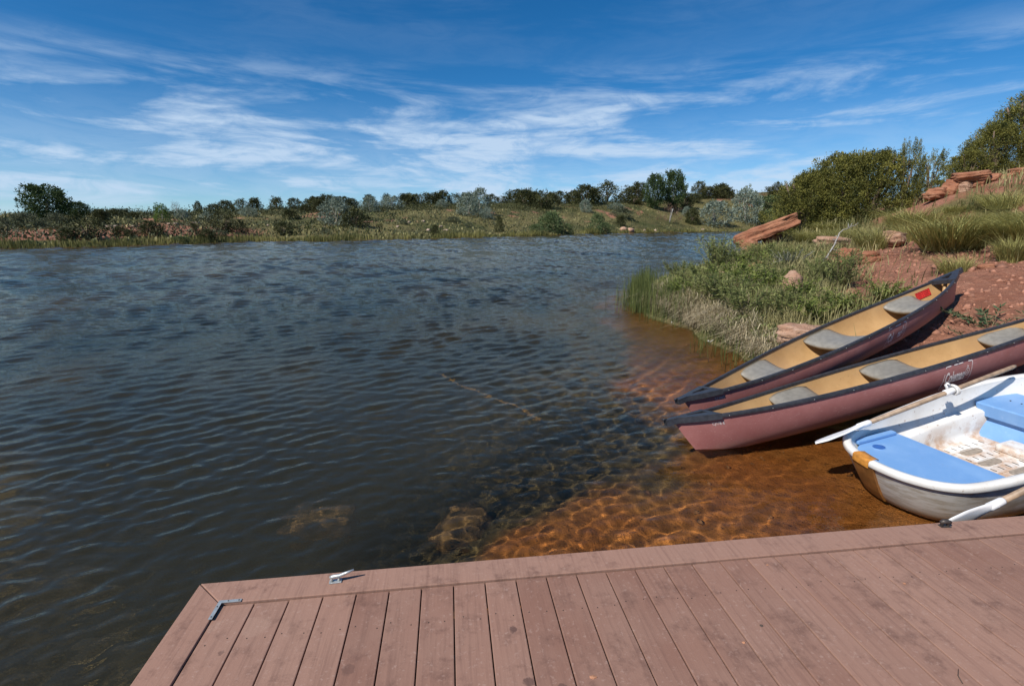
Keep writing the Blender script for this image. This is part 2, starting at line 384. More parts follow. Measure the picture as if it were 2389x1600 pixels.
g = M.n('ShaderNodeBsdfGlass'); g.inputs['IOR'].default_value = 1.333; g.inputs['Roughness'].default_value = 0; g.inputs['Color'].default_value = (.90, .86, .74, 1)
M.L.new(M.bump(h, .5, .035), g.inputs['Normal']); # fine olive sediment hanging in the deeper water
df = M.n('ShaderNodeBsdfDiffuse'); df.inputs[0].default_value = (.42, .36, .22, 1); mx = M.n('ShaderNodeMixShader'); M.L.new(M.attr('murk'), mx.inputs[0]); M.L.new(g.outputs[0], mx.inputs[1]); M.L.new(df.outputs[0], mx.inputs[2]); M.L.new(mx.outputs[0], M.out.inputs[0])
murk = .046 * sstep(.35, 1.3, -near_height(Xw, Yw)) * (1 - .95 * sstep(3.5, 12, rw))
lake = link('lake_water', mesh('lake_water', Vw, Fw, M.m, True, attrs=dict(chop=chop, murk=murk)))
lake['kind'] = 'structure'; lake.cycles.is_caustics_caster = True

# ---------------------------------------------------------------- plant builders
def unit(v): return v / (np.linalg.norm(v, axis=-1, keepdims=True) + 1e-9)
def leaf_cards(p, d, L, Wd, r):
    """folded diamond leaves: N positions, N directions"""
    n = len(p); d = unit(d); s = unit(np.cross(d, unit(r.normal(size=(n, 3))))); up = np.cross(s, d)
    L = np.broadcast_to(L, (n,))[:, None]; Wd = np.broadcast_to(Wd, (n,))[:, None]
    a = p; b = p + d * L * .45 + s * Wd * .5 + up * Wd * .12; c = p + d * L; e = p + d * L * .45 - s * Wd * .5 + up * Wd * .12
    return np.stack([a, b, c, e], 1).reshape(-1, 3), np.arange(4 * n).reshape(n, 4)
def blades(base, lean, h, wd, curl, r, up=None):
    """grass blades of two bent segments"""
    n = len(base); h = np.broadcast_to(h, (n,))[:, None]; wd = np.broadcast_to(wd, (n,))[:, None]; curl = np.broadcast_to(curl, (n,))[:, None]
    lean = np.c_[lean, np.zeros(n)] if lean.shape[1] == 2 else lean
    ld = unit(lean); side = np.stack([-ld[:, 1], ld[:, 0], 0 * ld[:, 0]], -1)
    an = r.uniform(-.9, .9, n)[:, None]; side = unit(side * np.cos(an) + ld * np.sin(an))
    z = np.array([0, 0, 1.])
    p0 = base; p1 = base + z * h * .55 + lean * h * .3; p2 = base + z * h * (1 - curl * .5) + lean * h * (.75 + curl * .5)
    Vv = np.stack([p0 - side * wd / 2, p0 + side * wd / 2, p1 + side * wd * .42, p1 - side * wd * .42, p2 + side * wd * .06, p2 - side * wd * .06], 1).reshape(-1, 3)
    i = np.arange(n)[:, None] * 6
    return Vv, np.concatenate([i + np.array([[0, 1, 2, 3]]), i + np.array([[3, 2, 4, 5]])])
def plume_crown(r, n, per, leaf, prof, plen=.22, prad=.07, out=.45, lw=.5, zlo=.06):
    """crown of many tufts: unit height, unit width; returns V, F, tone"""
    P = []; D = []; T = []; S = []
    for i in range(n):
        z = zlo + (1 - zlo) * r.uniform() ** .9; a = r.uniform(0, 6.283); rr = prof(z) * (r.uniform(.35, 1) ** .6) * (1 + .18 * math.sin(3 * a + 5 * z + i % 2))
        c = np.array([rr * math.cos(a), rr * math.sin(a), z - plen * .6])
        ax = unit(np.array([math.cos(a) * out * (rr / .5), math.sin(a) * out * (rr / .5), 1]) + r.normal(size=3) * .22)
        k = max(3, int(per * r.uniform(.6, 1.4))); t = r.uniform(0, 1, k)
        pl = plen * r.uniform(.6, 1.35); pr = prad * r.uniform(.7, 1.3)
        off = r.normal(size=(k, 3)) * (pr * (1.05 - t[:, None] * .85))
        P.append(c + ax * (t * pl)[:, None] + off); D.append(ax * .9 + unit(off) * .8 + r.normal(size=(k, 3)) * .45)
        T.append(np.clip(r.normal(.45, .2) + r.normal(size=k) * .16, 0, 1)); S.append(leaf * r.uniform(.6, 1.35, k))
    P = np.concatenate(P); D = np.concatenate(D); T = np.concatenate(T); S = np.concatenate(S)
    v, f = leaf_cards(P, D, S, S * lw, r)
    return v, f, np.repeat(T, 4)
def limbs(r, n, h0, spread, rad0, top=.7, seg=5):
    parts = []
    for i in range(n):
        a = r.uniform(0, 6.283); s = spread * r.uniform(.4, 1); pts = []
        for t in np.linspace(0, 1, seg):
            pts.append((math.cos(a) * s * t ** 1.3 + r.normal() * .015 * t, math.sin(a) * s * t ** 1.3 + r.normal() * .015 * t, h0 * 0 + top * r.uniform(.95, 1.05) * t))
        parts.append(tube(pts, np.linspace(rad0, rad0 * .25, seg), 6))
    return join(*parts)
PROF_BUSH = lambda z: .5 * max(.05, math.sin(math.pi * min(1, max(0, z) * .72 + .26))) ** .6
PROF_CONE = lambda z: .5 * (1 - .78 * max(z, 0)) ** .75
PROF_TREE = lambda z: .5 * max(.03, math.sin(math.pi * min(.99, max(.02, (z - .08) * 1.02)))) ** .55

BARK = simple('juniper bark', (.17, .12, .085), .9, 0, .35, 14, .5)
PALEBARK = simple('pale bark', (.34, .31, .26), .9, 0, .25, 12, .4)
GREYWOOD = simple('weathered wood', (.36, .34, .31), .85, 0, .3, 40, .4)
F_JUN = foliage('juniper foliage', (.030, .042, .011), (.27, .25, .055), trans=.12)
F_JUNF = foliage('distant juniper foliage', (.026, .036, .013), (.115, .115, .038), trans=.10)
F_OLIVE = foliage('silver olive foliage', (.11, .145, .105), (.33, .385, .31), trans=.15)
F_COTT = foliage('cottonwood foliage', (.028, .055, .020), (.105, .145, .050), trans=.25)
F_BRIGHT = foliage('bright leaf foliage', (.05, .10, .018), (.17, .25, .05), trans=.3)
F_SAGE = foliage('grey green shrub foliage', (.055, .065, .035), (.17, .19, .11), trans=.15)
F_GREEN = foliage('green shrub foliage', (.05, .085, .030), (.19, .24, .10), trans=.2)
F_WILLOW = foliage('willow foliage', (.058, .085, .026), (.33, .35, .12), trans=.25)
F_LIME = foliage('lush weed foliage', (.06, .10, .022), (.26, .30, .07), trans=.3)
F_DRYBUSH = foliage('dry red brown twigs', (.10, .055, .035), (.26, .16, .11), trans=.1)
F_GRASS = foliage('mixed grass', (.065, .080, .022), (.46, .40, .19), trans=.2)
F_TUSS = foliage('tussock grass', (.17, .18, .05), (.58, .53, .20), trans=.25)
F_STRAW = foliage('straw', (.26, .20, .11), (.66, .57, .38), trans=.15)
F_REED = foliage('reeds', (.035, .060, .018), (.17, .19, .055), trans=.2)

def crown_mesh(name, seed, mat, *a, **k):
    r = np.random.default_rng(seed); v, f, t = plume_crown(r, *a, **k); return mesh(name, v, f, mat, False, tone=t)
def limb_mesh(name, seed, mat, *a, **k):
    v, f = limbs(np.random.default_rng(seed), *a, **k); return mesh(name, v, f, mat, True)
def make_plant(name, label, cat, crown, trunk, loc, size, rz, group=None, pn=('crown', 'trunk')):
    x, y = loc; z = float(ground_z(np.array([x]), np.array([y]))[0])
    o = thing(name, label, cat, (x, y, z - .04), (0, 0, rz), (size[0], size[0], size[1]), group)
    link(pn[0], crown, o)
    if trunk is not None: link(pn[1], trunk, o)
    return o

# ---------------------------------------------------------------- trees and shrubs of the far shore
FJ = [crown_mesh('crown', 100 + i, F_JUNF, [150, 90, 120, 170, 110, 80, 130, 100][i], 26, .072, p, [.22, .30, .26, .16, .2, .34, .18, .28][i], .075, [.4, .6, .3, .7, .5, .4, .8, .3][i], zlo=-.05) for i, p in enumerate([PROF_BUSH, PROF_TREE, PROF_CONE, PROF_BUSH, PROF_TREE, PROF_BUSH, PROF_BUSH, PROF_CONE])]
FT = [limb_mesh('trunk', 120 + i, BARK, 4, .1, .28, .03) for i in range(3)]
FO = [crown_mesh('crown', 140 + i, F_OLIVE, 150, 24, .058, PROF_BUSH, .15, .065, .7, zlo=-.03) for i in range(4)]
FC = [crown_mesh('crown', 150 + i, F_COTT, 300, 26, .055, PROF_TREE, .13, .055, .7, zlo=.08) for i in range(3)]
FB = [crown_mesh('crown', 155, F_BRIGHT, 120, 20, .06, PROF_CONE, .2, .06, .5)]
FS = [crown_mesh('crown', 160 + i, m, 100, 22, .075, PROF_BUSH, .2, .08, .7, zlo=-.03) for i, m in enumerate([F_SAGE, F_GREEN, F_SAGE, F_GREEN])]
FTP = [limb_mesh('trunk', 170 + i, PALEBARK, 3, .1, .2, .022, .8) for i in range(2)]
pr = np.random.default_rng(3)
JUN_LABELS = [
    'low juniper at the left end of the far red bank, nearest the water', 'broad dark juniper on the red bank right of the low one', 'juniper on the crest above the left red bank, close to the big tree',
    'small round juniper on the red bank left of the two tiniest', 'tiny juniper on the red bank, left one of a close pair', 'tiny juniper on the red bank, right one of a close pair', 'wide dark juniper in the middle of the red bank',
    'narrow juniper standing at the right of the pale ledge', 'low dark juniper by the reeds at the right end of the red bank', 'large dark conical juniper at the right end of the red bank', 'round juniper alone on the grassy slope below the ridge',
    'small juniper alone high on the slope near the ridge', 'dark juniper low on the slope left of the big silver olive', 'thin juniper just right of the large conical one', 'dark juniper touching the right side of the big silver olive',
    'slim dark juniper by the water right of the red rock patch', 'small slim juniper in the reeds at the middle of the far shore', 'tiny juniper on the meadow near the far reeds', 'dark green juniper by the boulders at the far water edge',
    'green juniper left of the big silver bush at the lake end', 'near black juniper right of the two tall cottonwoods']
JUNIPER = [(-39.39, 58.47, 1.11, 1.25), (-38.45, 59.98, 2.14, 2.58), (-46.88, 76.24, 1.74, 2.26), (-37.4, 63.85, 0.96, 1.21), (-35.8, 62.76, 0.81, 0.77), (-35.69, 63.97, 0.57, 0.69), (-35.57, 66.6, 1.46, 2.0), (-33.53, 72.64, 1.23, 0.8), (-30.54, 69.32, 1.24, 1.72), (-31.76, 78.03, 2.65, 3.03), (-30.87, 106.1, 1.68, 2.98), (-33.71, 128.4, 1.86, 1.99), (-24.07, 79.43, 1.68, 2.45), (-30.22, 80.25, 1.25, 1.56), (-16.12, 92.35, 2.69, 3.56), (10.7, 105.96, 2.87, 1.64), (-2.19, 89.47, 1.57, 1.17), (-12.05, 93.48, 0.83, 0.81), (53.43, 154.26, 2.7, 3.29), (93.57, 187.44, 5.01, 4.07), (105.37, 217.58, 6.02, 5.89)]
RIDGE = [(-57.37, 94.74, 1.43, 2.3), (-51.79, 89.03, 1.46, 2.65), (-47.65, 85.63, 1.09, 1.4), (-60.13, 149.96, 3.96, 3.33), (-57.13, 152.71, 3.94, 2.97), (-54.37, 154.89, 3.79, 3.89), (-48.6, 156.04, 3.41, 3.94), (-44.08, 156.79, 3.1, 2.65), (-32.88, 137.11, 2.88, 4.27), (-38.16, 157.58, 3.66, 3.12), (-65.12, 145.04, 3.23, 1.6), (-62.42, 147.76, 2.83, 2.45), (-35.58, 157.86, 3.51, 3.58), (-30.8, 129.13, 2.8, 3.57), (-34.75, 132.0, 1.81, 2.24), (-38.34, 157.56, 3.66, 3.01), (-34.13, 157.99, 3.86, 3.7), (-30.89, 158.54, 3.31, 4.06), (-28.44, 159.96, 3.27, 2.74), (-23.68, 162.57, 3.55, 2.8), (-18.7, 165.07, 3.77, 2.49), (-11.51, 154.82, 3.58, 5.04), (-12.44, 167.92, 3.7, 2.91), (-9.92, 168.98, 3.98, 1.84), (-7.73, 169.85, 4.02, 3.33), (-5.51, 170.89, 4.28, 2.98), (-1.16, 173.36, 5.13, 4.17), (-3.26, 172.19, 4.63, 2.63), (2.94, 175.53, 4.15, 3.85), (6.15, 177.12, 4.42, 3.12), (9.43, 178.67, 4.58, 2.36), (15.33, 181.22, 4.2, 3.61), (19.22, 182.76, 3.04, 2.84), (24.55, 184.94, 4.86, 4.94), (27.54, 178.39, 4.41, 5.18), (32.98, 191.59, 4.65, 3.43), (31.03, 167.65, 3.11, 3.76), (38.02, 187.69, 5.45, 5.06), (25.97, 172.3, 4.97, 6.73), (32.72, 191.39, 4.79, 3.0), (32.14, 167.7, 6.28, 4.82), (43.82, 199.05, 6.06, 5.75), (50.29, 203.0, 6.03, 4.81), (52.26, 192.27, 7.95, 6.6), (67.76, 213.42, 9.38, 8.5), (57.11, 196.88, 7.66, 4.69), (82.91, 225.02, 8.34, 7.82), (83.21, 218.97, 8.87, 7.03), (78.4, 210.63, 4.66, 7.32), (126.68, 248.16, 9.22, 5.4), (132.27, 249.03, 6.85, 6.11), (139.46, 249.97, 8.95, 3.42), (137.06, 249.68, 7.45, 6.13), (150.9, 269.65, 7.46, 8.85), (143.44, 250.4, 5.86, 5.48), (117.42, 233.66, 4.64, 5.71), (182.46, 268.95, 6.52, 8.95), (181.22, 266.37, 8.82, 3.69)]
OLIVE = [(-39.69, 92.33, 1.55, 3.06), (-41.73, 115.44, 1.95, 3.22), (-42.92, 89.77, 1.49, 1.97), (-19.42, 94.01, 4.48, 5.21), (-18.47, 127.92, 3.58, 4.13), (-14.13, 134.01, 3.48, 4.92), (-1.48, 146.24, 2.37, 3.2), (5.16, 128.65, 5.25, 5.66), (8.54, 134.23, 6.31, 4.74), (9.65, 126.38, 2.6, 3.07), (45.91, 167.83, 3.92, 3.55), (61.79, 184.16, 2.49, 5.88), (102.93, 187.62, 8.65, 12.29), (120.64, 195.82, 13.28, 10.24), (97.51, 200.83, 3.82, 3.27)]
COTTONWOOD = [(-59.29, 84.84, 4.74, 6.78), (-59.2, 91.23, 2.53, 3.18), (84.59, 203.36, 12.83, 8.2), (94.61, 208.27, 14.98, 9.56), (-41.04, 80.1, 2.55, 2.41)]
SHRUB = [(-48.36, 70.21, 1.84, 2.25), (-51.4, 66.44, 1.16, 1.05), (-52.26, 69.56, 1.46, 1.29), (-51.41, 70.5, 1.65, 2.24), (-50.45, 70.88, 0.69, 1.13), (24.11, 119.85, 4.04, 4.84), (19.47, 111.56, 1.89, 3.0), (24.18, 117.79, 4.36, 5.25), (28.62, 120.91, 2.11, 2.54), (38.28, 128.68, 4.66, 3.75), (41.65, 132.88, 2.31, 4.23), (154.54, 230.48, 6.52, 16.59), (132.51, 199.8, 6.25, 9.95), (59.24, 169.44, 3.17, 7.23), (-8.64, 102.64, 0.83, 1.33), (1.38, 112.99, 1.15, 2.97), (4.54, 108.66, 1.1, 1.67), (-18.36, 80.69, 0.85, 1.6), (-30.76, 73.58, 0.74, 1.63), (-40.91, 55.25, 0.59, 1.17), (-31.89, 65.39, 0.77, 1.79)]
DEAD = [(-68.64, 141.28, 3.18, 2.32), (81.87, 181.65, 6.42, 6.86)]
ROCK = [(51.09, 144.48, 1.1, 2.31), (54.03, 146.61, 1.2, 2.74), (61.35, 153.98, 0.65, 0.91), (66.93, 158.72, 0.64, 0.94), (92.39, 176.25, 0.52, 1.44), (-44.6, 62.46, 0.12, 0.33), (-44.31, 74.29, 0.11, 1.81), (-41.41, 73.94, 0.13, 1.2), (-39.55, 75.24, 0.19, 1.23), (-39.4, 79.52, 0.15, 1.74), (-38.62, 84.33, 0.14, 1.39), (-7.78, 105.46, 0.39, 0.8), (-5.07, 108.88, 0.35, 0.95), (-20.72, 95.27, 0.23, 0.41), (-20.9, 90.88, 0.23, 0.48), (-1.38, 103.24, 0.32, 0.9), (-3.56, 96.68, 0.38, 1.26), (-0.3, 99.25, 0.3, 1.3), (-9.3, 98.06, 0.26, 0.64), (-39.29, 63.3, 0.19, 0.34), (-30.97, 93.5, 0.24, 0.52)]
for i, (x, y, h, w) in enumerate(JUNIPER):
    make_plant('juniper_tree', JUN_LABELS[i], 'juniper', FJ[i % 8], FT[i % 3], (x, y), (w * 1.25, h * 1.08), pr.uniform(0, 6.28), 'junipers dotted over the far bank')
for i, (x, y, h, w) in enumerate(RIDGE):
    make_plant('juniper_tree', ('dark juniper in the thin row on the low left part of the far ridge' if x < -25 else 'dark green juniper in the dense row along the middle of the far ridge' if x < 36 else 'dark green juniper on the high right part of the far ridge'), 'juniper', FJ[(i * 5 + 1) % 8], FT[i % 3], (x, y), (w * pr.uniform(1.1, 1.7), h * pr.uniform(.80, 1.02) * (.88 if x > 36 else 1)), pr.uniform(0, 6.28), ['junipers on the low left ridge', 'junipers along the middle ridge', 'junipers on the high right ridge'][(x >= -25) + (x >= 36)])
OLIVE_LABELS = ['pale silver bush left of the large conical juniper', 'small silver bush on the slope below the left ridge', 'faint silver bush behind the bright green young tree', 'large silver olive tree low on the left meadow slope', 'silver olive under the ridge, left one of a pair',
    'silver olive under the ridge, right one of a pair', 'small grey silver bush at the foot of the middle ridge trees', 'broad silver olive at mid slope, left of a taller one', 'tall grey olive tree rising to the middle of the ridge', 'little silver bush below the tall grey olive',
    'small silver bush below the dense ridge junipers', 'low silver bush left of the two tall cottonwoods', 'wide silver bush hanging over the far end of the lake', 'tall round silver olive at the far end of the lake', 'little silver sprout beside the green juniper at the lake end']
for i, (x, y, h, w) in enumerate(OLIVE):
    make_plant('silver_olive', OLIVE_LABELS[i], 'tree', FO[i % 4], FTP[i % 2], (x, y), (w * 1.05, h), pr.uniform(0, 6.28), 'silver olives on the far shore')
CW_LABELS = ['largest dark green tree standing out at the far left shore', 'smaller dark tree leaning right of the largest left tree', 'left one of the two tall cottonwoods on the far right', 'right and taller one of the two tall cottonwoods', 'bright green young tree above the pale ledge']
for i, (x, y, h, w) in enumerate(COTTONWOOD):
    make_plant('cottonwood_tree', CW_LABELS[i], 'tree', FB[0] if i == 4 else FC[i % 3], FTP[i % 2], (x, y), (w * (.86 if i < 2 else 1.0), h), pr.uniform(0, 6.28))
SH_LABELS = ['grey round shrub in front of the largest left tree', 'dark scrub bush at the very left edge of the far shore', 'small scrub bush second from the left edge', 'wide scrub bush under the largest left tree', 'low scrub bush right of the largest left tree',
    'tall light green shrub by the water at mid shore', 'low light green shrub hanging to the water', 'pale green bush beside the tall mid shore shrub', 'small pale bush at the water, right of the mid shore shrubs', 'upright green shrub left of the shore boulders', 'broad green shrub next to the shore boulders',
    'long dark green thicket at the end of the lake', 'yellow green bush behind the leaning rock slab', 'dark grey scrub mound above the shore boulders', 'tiny grey shrub on the meadow beside two flat stones', 'low grey shrub above the red rock patch', 'small grey shrub right of the red rock patch',
    'low brown shrub below the dark meadow juniper', 'low grey shrub right of the large conical juniper', 'green waterside bush in the left reeds', 'low green bush in the reeds below the red bank']
for i, (x, y, h, w) in enumerate(SHRUB):
    make_plant('shrub', SH_LABELS[i], 'shrub', FS[[0, 0, 2, 0, 2, 1, 1, 3, 3, 1, 3, 1, 3, 0, 2, 0, 2, 0, 2, 1, 1][i]], None, (x, y), (w * 1.05, h), pr.uniform(0, 6.28), pn=('foliage', 'stem'))
DEADM = crown_mesh('twigs', 180, F_DRYBUSH, 60, 12, .13, PROF_BUSH, .35, .05, .6, lw=.10)
for i, (x, y, h, w) in enumerate(DEAD):
    make_plant('dead_shrub', ['leafless grey tree on the skyline left of the ridge junipers', 'dry reddish brown bush below the tall cottonwoods'][i], 'dead shrub', DEADM, limb_mesh('stem', 182 + i, GREYWOOD, 5, .1, .3, .025, .8), (x, y), (w, h), 1.0, pn=('twigs', 'stem'))

for o in list(COL.objects):
    if o.name.startswith('twigs'): o['kind'] = 'stuff'
# low scrub and grass over the far slopes: nobody could count it
def far_points(n, s0, s1, a0, a1, r, keep):
    az = r.uniform(a0, a1, n * 3); s = s0 + (s1 - s0) * r.uniform(0, 1, n * 3) ** 1.15
    rho = np.interp(az, FAR[:, 0], FAR[:, 1]) + s; x = np.sin(np.radians(az)) * rho; y = np.cos(np.radians(az)) * rho
    m = keep(x, y) > r.uniform(0, 1, n * 3); x = x[m][:n]; y = y[m][:n]
    return np.stack([x, y, ground_z(x, y)], -1)
r = np.random.default_rng(61)
def tufts(pts, k, hgt, rad_, leaf, r, lw=.5):
    n = len(pts); sc = r.uniform(.5, 1.5, n); idx = np.repeat(np.arange(n), k); m = len(idx)
    off = r.normal(size=(m, 3)) * np.array([rad_, rad_, hgt * .35]); off[:, 2] = np.abs(off[:, 2])
    p = pts[idx] + off * sc[idx][:, None]; d = unit(off * np.array([1, 1, .6])) + np.array([0, 0, .6]) + r.normal(size=(m, 3)) * .3
    v, f = leaf_cards(p, d, leaf * r.uniform(.6, 1.3, m), leaf * lw * r.uniform(.6, 1.2, m), r)
    return v, f, np.repeat(np.clip(r.normal(.45, .2, n)[idx] + r.normal(size=m) * .15, 0, 1), 4)
pts = far_points(3800, 3, 100, -45, 37, r, lambda x, y: .35 + .65 * sstep(-.1, .5, vnoise(x / 12, y / 12, 71, 3)))
v, f, t = tufts(pts, 12, .8, .5, .34, r); o = link('low_scrub', mesh('low_scrub', v, f, foliage('far scrub', (.028, .038, .017), (.135, .145, .075), trans=.1), tone=t)); o['kind'] = 'stuff'; o['label'] = 'low grey green sagebrush scattered over the far slopes'
pts = far_points(1500, 48, 100, -34, 37, r, lambda x, y: .25 + .75 * sstep(-.35, .25, vnoise(x / 16, y / 16, 77, 3)))
v, f, t = tufts(pts, 26, 1.5, .85, .36, r); o = link('ridge_scrub', mesh('ridge_scrub', v, f, F_JUNF, tone=t)); o['kind'] = 'stuff'; o['label'] = 'tangled dark green undergrowth between the ridge junipers'
pts = far_points(9000, .6, 70, -45, 37, r, lambda x, y: veg_far(x, y) * sstep(-.6, .2, vnoise(x / 9, y / 9, 72, 3)))
n = len(pts); v, f = blades(pts, r.normal(size=(n, 2)) * .3, r.uniform(.25, .6, n), r.uniform(.15, .4, n), .3, r); t = np.repeat(np.clip(vnoise(pts[:, 0] / 8, pts[:, 1] / 8, 74, 3) * .5 + .35 + r.normal(size=n) * .12, 0, 1), 6)
o = link('meadow_grass', mesh('meadow_grass', v, f, F_GRASS, tone=t)); o['kind'] = 'stuff'; o['label'] = 'olive meadow grass covering the far bank'
pts = far_points(9000, -1.6, 1.6, -47, 37, r, lambda x, y: .25 + .75 * sstep(-.4, .3, vnoise(x / 5, y / 5, 73, 3))); pts[:, 2] = np.maximum(pts[:, 2], -.3)
n = len(pts); az = np.degrees(np.arctan2(pts[:, 0], pts[:, 1])); sc = np.hypot(pts[:, 0], pts[:, 1]) / 75
v, f = blades(pts, r.normal(size=(n, 2)) * .12, r.uniform(.5, 1.05, n) * np.clip(sc, .8, 1.5) * (.25 + .95 * sstep(-.45, .45, vnoise(pts[:, 0] / 4.5, pts[:, 1] / 4.5, 76, 3))), r.uniform(.04, .10, n) * sc, .15, r)
t = np.repeat(np.clip(r.normal(.45, .25, n) + .35 * sstep(.1, .5, vnoise(pts[:, 0] / 3, pts[:, 1] / 3, 75, 2)), 0, 1), 6)
o = link('shore_reeds', mesh('shore_reeds', v, f, foliage('far reeds', (.045, .065, .018), (.30, .27, .09)), tone=t)); o['kind'] = 'stuff'; o['label'] = 'band of reeds along the far waterline'

# ---------------------------------------------------------------- rocks
def rock_mat(name, a, b, pale):
    M = Mat(name); P = M.pos('object'); n1 = M.noise(P, 2.5, 6, .6); n2 = M.noise(P, 14, 6, .65); st = M.noise(M.pos('object', (1.2, 1.2, 9)), 3, 4, .6)
    c = M.mix(M.ramp(n1, .3, .7), a, b); c = M.mix(M.ramp(st, .5, .7, 0, .5), c, pale); c = M.mix(M.ramp(n2, .55, .75, 0, .5), c, tuple(x * .45 for x in a))
    return M.pbr(c, .92, 0, M.bump(M.math('ADD', M.math('MULTIPLY', n2, .6), M.math('MULTIPLY', st, .9)), 1.0, .06), .2)
R_RED = rock_mat('red sandstone', (.27, .105, .058), (.40, .185, .105), (.44, .25, .165))
R_PALE = rock_mat('pale sandstone', (.36, .20, .13), (.50, .32, .22), (.55, .40, .30))
R_FAR = rock_mat('bleached sandstone', (.42, .29, .22), (.55, .42, .33), (.60, .48, .40))
R_MUD = rock_mat('sediment covered stone', (.15, .095, .045), (.20, .13, .06), (.17, .11, .055))
def rock_mesh(seed, size, mat, blocky=.5, sub=4, name='rock'):
    bm = bmesh.new(); bmesh.ops.create_icosphere(bm, subdivisions=sub, radius=1)
    V = np.array([v.co[:] for v in bm.verts])
    m = np.max(np.abs(V), axis=1, keepdims=True); V = V * (1 - blocky) + V / m * blocky * .86
    s = seed * 7.7
    d = vnoise(V[:, 0] * 1.1 + s, V[:, 1] * 1.1 + V[:, 2] * 1.9, seed, 3) * .22 + vnoise(V[:, 1] * 2.6 - s, V[:, 2] * 2.9 + V[:, 0] * 2.1, seed + 3, 4) * .12
    V = V * (1 + d[:, None])
    led = vnoise(V[:, 2] * 5.5 + s + vnoise(V[:, 0] * 1.5, V[:, 1] * 1.5, seed + 8, 2) * .6, 0 * V[:, 2], seed + 9, 2)      # bedding ledges
    V[:, :2] *= (1 + .085 * np.sign(led) * np.abs(led) ** .5)[:, None]
    V += vnoise(V[:, 0] * 7 + s, V[:, 1] * 7 + V[:, 2] * 9, seed + 12, 3)[:, None] * .05 * V
    V = V * np.array(size) / 2
    for v, c in zip(bm.verts, V): v.co = c
    return from_bm(name, bm, mat, True)
def place_rock(label, x, y, size, mat, seed, rot=(0, 0, 0), dz=.25, blocky=.5, z=None, group=None, name='rock', sub=4):
    o = link(name, rock_mesh(seed, size, mat, blocky, sub, name)); zz = float(ground_z(np.array([x]), np.array([y]))[0]) if z is None else z
    o.location = (x, y, zz + size[2] * dz); o.rotation_euler = rot; tag(o, label, 'rock', group); return o
for i, (x, y, h, w) in enumerate(ROCK):
    lab = {0: 'left of the two reddish boulders at the far water edge', 1: 'right of the two reddish boulders at the far water edge'}.get(i, 'pale flat stone lying on the far bank')
    place_rock(lab, x, y, (w, w * .8, max(h, .2) * 1.5), R_PALE if i < 2 else R_FAR, 200 + i, (0, 0, i * .7), .2, .55, group=None if i < 2 else 'pale stones on the far bank', sub=2)
place_rock('upright rounded red boulder standing in the bank shrubs', 6.30, 8.5, (.36, .34, .62), R_PALE, 301, (0, 0, .4), .32, .3)
place_rock('small round red stone high among the bank weeds', 7.66, 11.7, (.40, .36, .36), R_RED, 302, (0, 0, .4), .35, .25)
place_rock('small pink stone half hidden near the reed end of the bank', 6.5, 11.35, (.48, .36, .34), R_PALE, 303, (0, 0, .9), .35, .3)
place_rock('long flat pink rock under the junipers on the bank', 10.6, 12.9, (1.25, .6, .42), R_PALE, 304, (.1, .05, .35), .2, .6)
place_rock('red stone below the dead branch, left one of three', 8.98, 10.5, (.42, .34, .40), R_RED, 305, (0, .2, .9), .3, .4)
place_rock('small red stone below the dead branch, middle one of three', 9.35, 10.75, (.34, .3, .34), R_RED, 306, (.2, 0, .2), .3, .4)
place_rock('pale red rock beside the tussocks above the bare soil', 10.85, 11.2, (.75, .5, .46), R_PALE, 307, (0, .1, .6), .25, .5)
place_rock('red stone below the dead branch, right one of three', 9.0, 9.9, (.60, .45, .34), R_RED, 308, (0, .1, 1.2), .2, .5)
place_rock('pale pink boulder behind the gunwale of the far canoe', 5.05, 6.45, (.95, .55, .42), R_PALE, 309, (0, .05, .55), .25, .5)
# leaning slab
def slab_mesh(size, seed, mat):
    bm = box_bm(-.5, .5, -.5, .5, -.5, .5); bmesh.ops.subdivide_edges(bm, edges=list(bm.edges), cuts=15, use_grid_fill=True)
    V = np.array([v.co[:] for v in bm.verts])
    taper = 1 - .35 * np.clip(V[:, :1] + .1, 0, 1); V[:, 1:2] *= taper; V[:, 2:3] *= (1 - .2 * V[:, :1])
    rr = np.linalg.norm(np.abs(V) ** 4, axis=1, keepdims=True); V *= 1 - .5 * np.clip(rr - .045, 0, 1) ** .7
    V[:, 0] += vnoise(V[:, 1] * 5, V[:, 2] * 4, seed, 3) * .04; V[:, 1] += vnoise(V[:, 0] * 6, V[:, 2] * 5, seed + 1, 3) * .09; V[:, 2] += vnoise(V[:, 0] * 5, V[:, 1] * 4, seed + 2, 4) * .16
    V[:, 1] += .012 * np.sin(V[:, 2] * 16 + V[:, 0] * 3) * np.sign(V[:, 1])
    V *= np.array(size)
    for v, c in zip(bm.verts, V): v.co = c
    return from_bm('rock_slab', bm, mat, True)
o = link('rock_slab', slab_mesh((2.1, .85, .46), 400, R_RED)); o.location = (11.1, 16.7, 1.80); o.rotation_euler = (rad(-6), rad(-23), rad(-26)); tag(o, 'long red sandstone slab leaning up on the point over the lake', 'rock')
place_rock('small red stone propping the low end of the leaning slab', 10.45, 16.5, (.5, .45, .6), R_RED, 402, (0, 0, .5), .3, .5)
place_rock('dark red block under the raised part of the leaning slab', 11.4, 16.75, (.9, .5, .65), R_RED, 403, (0, 0, .5), .1, .6)
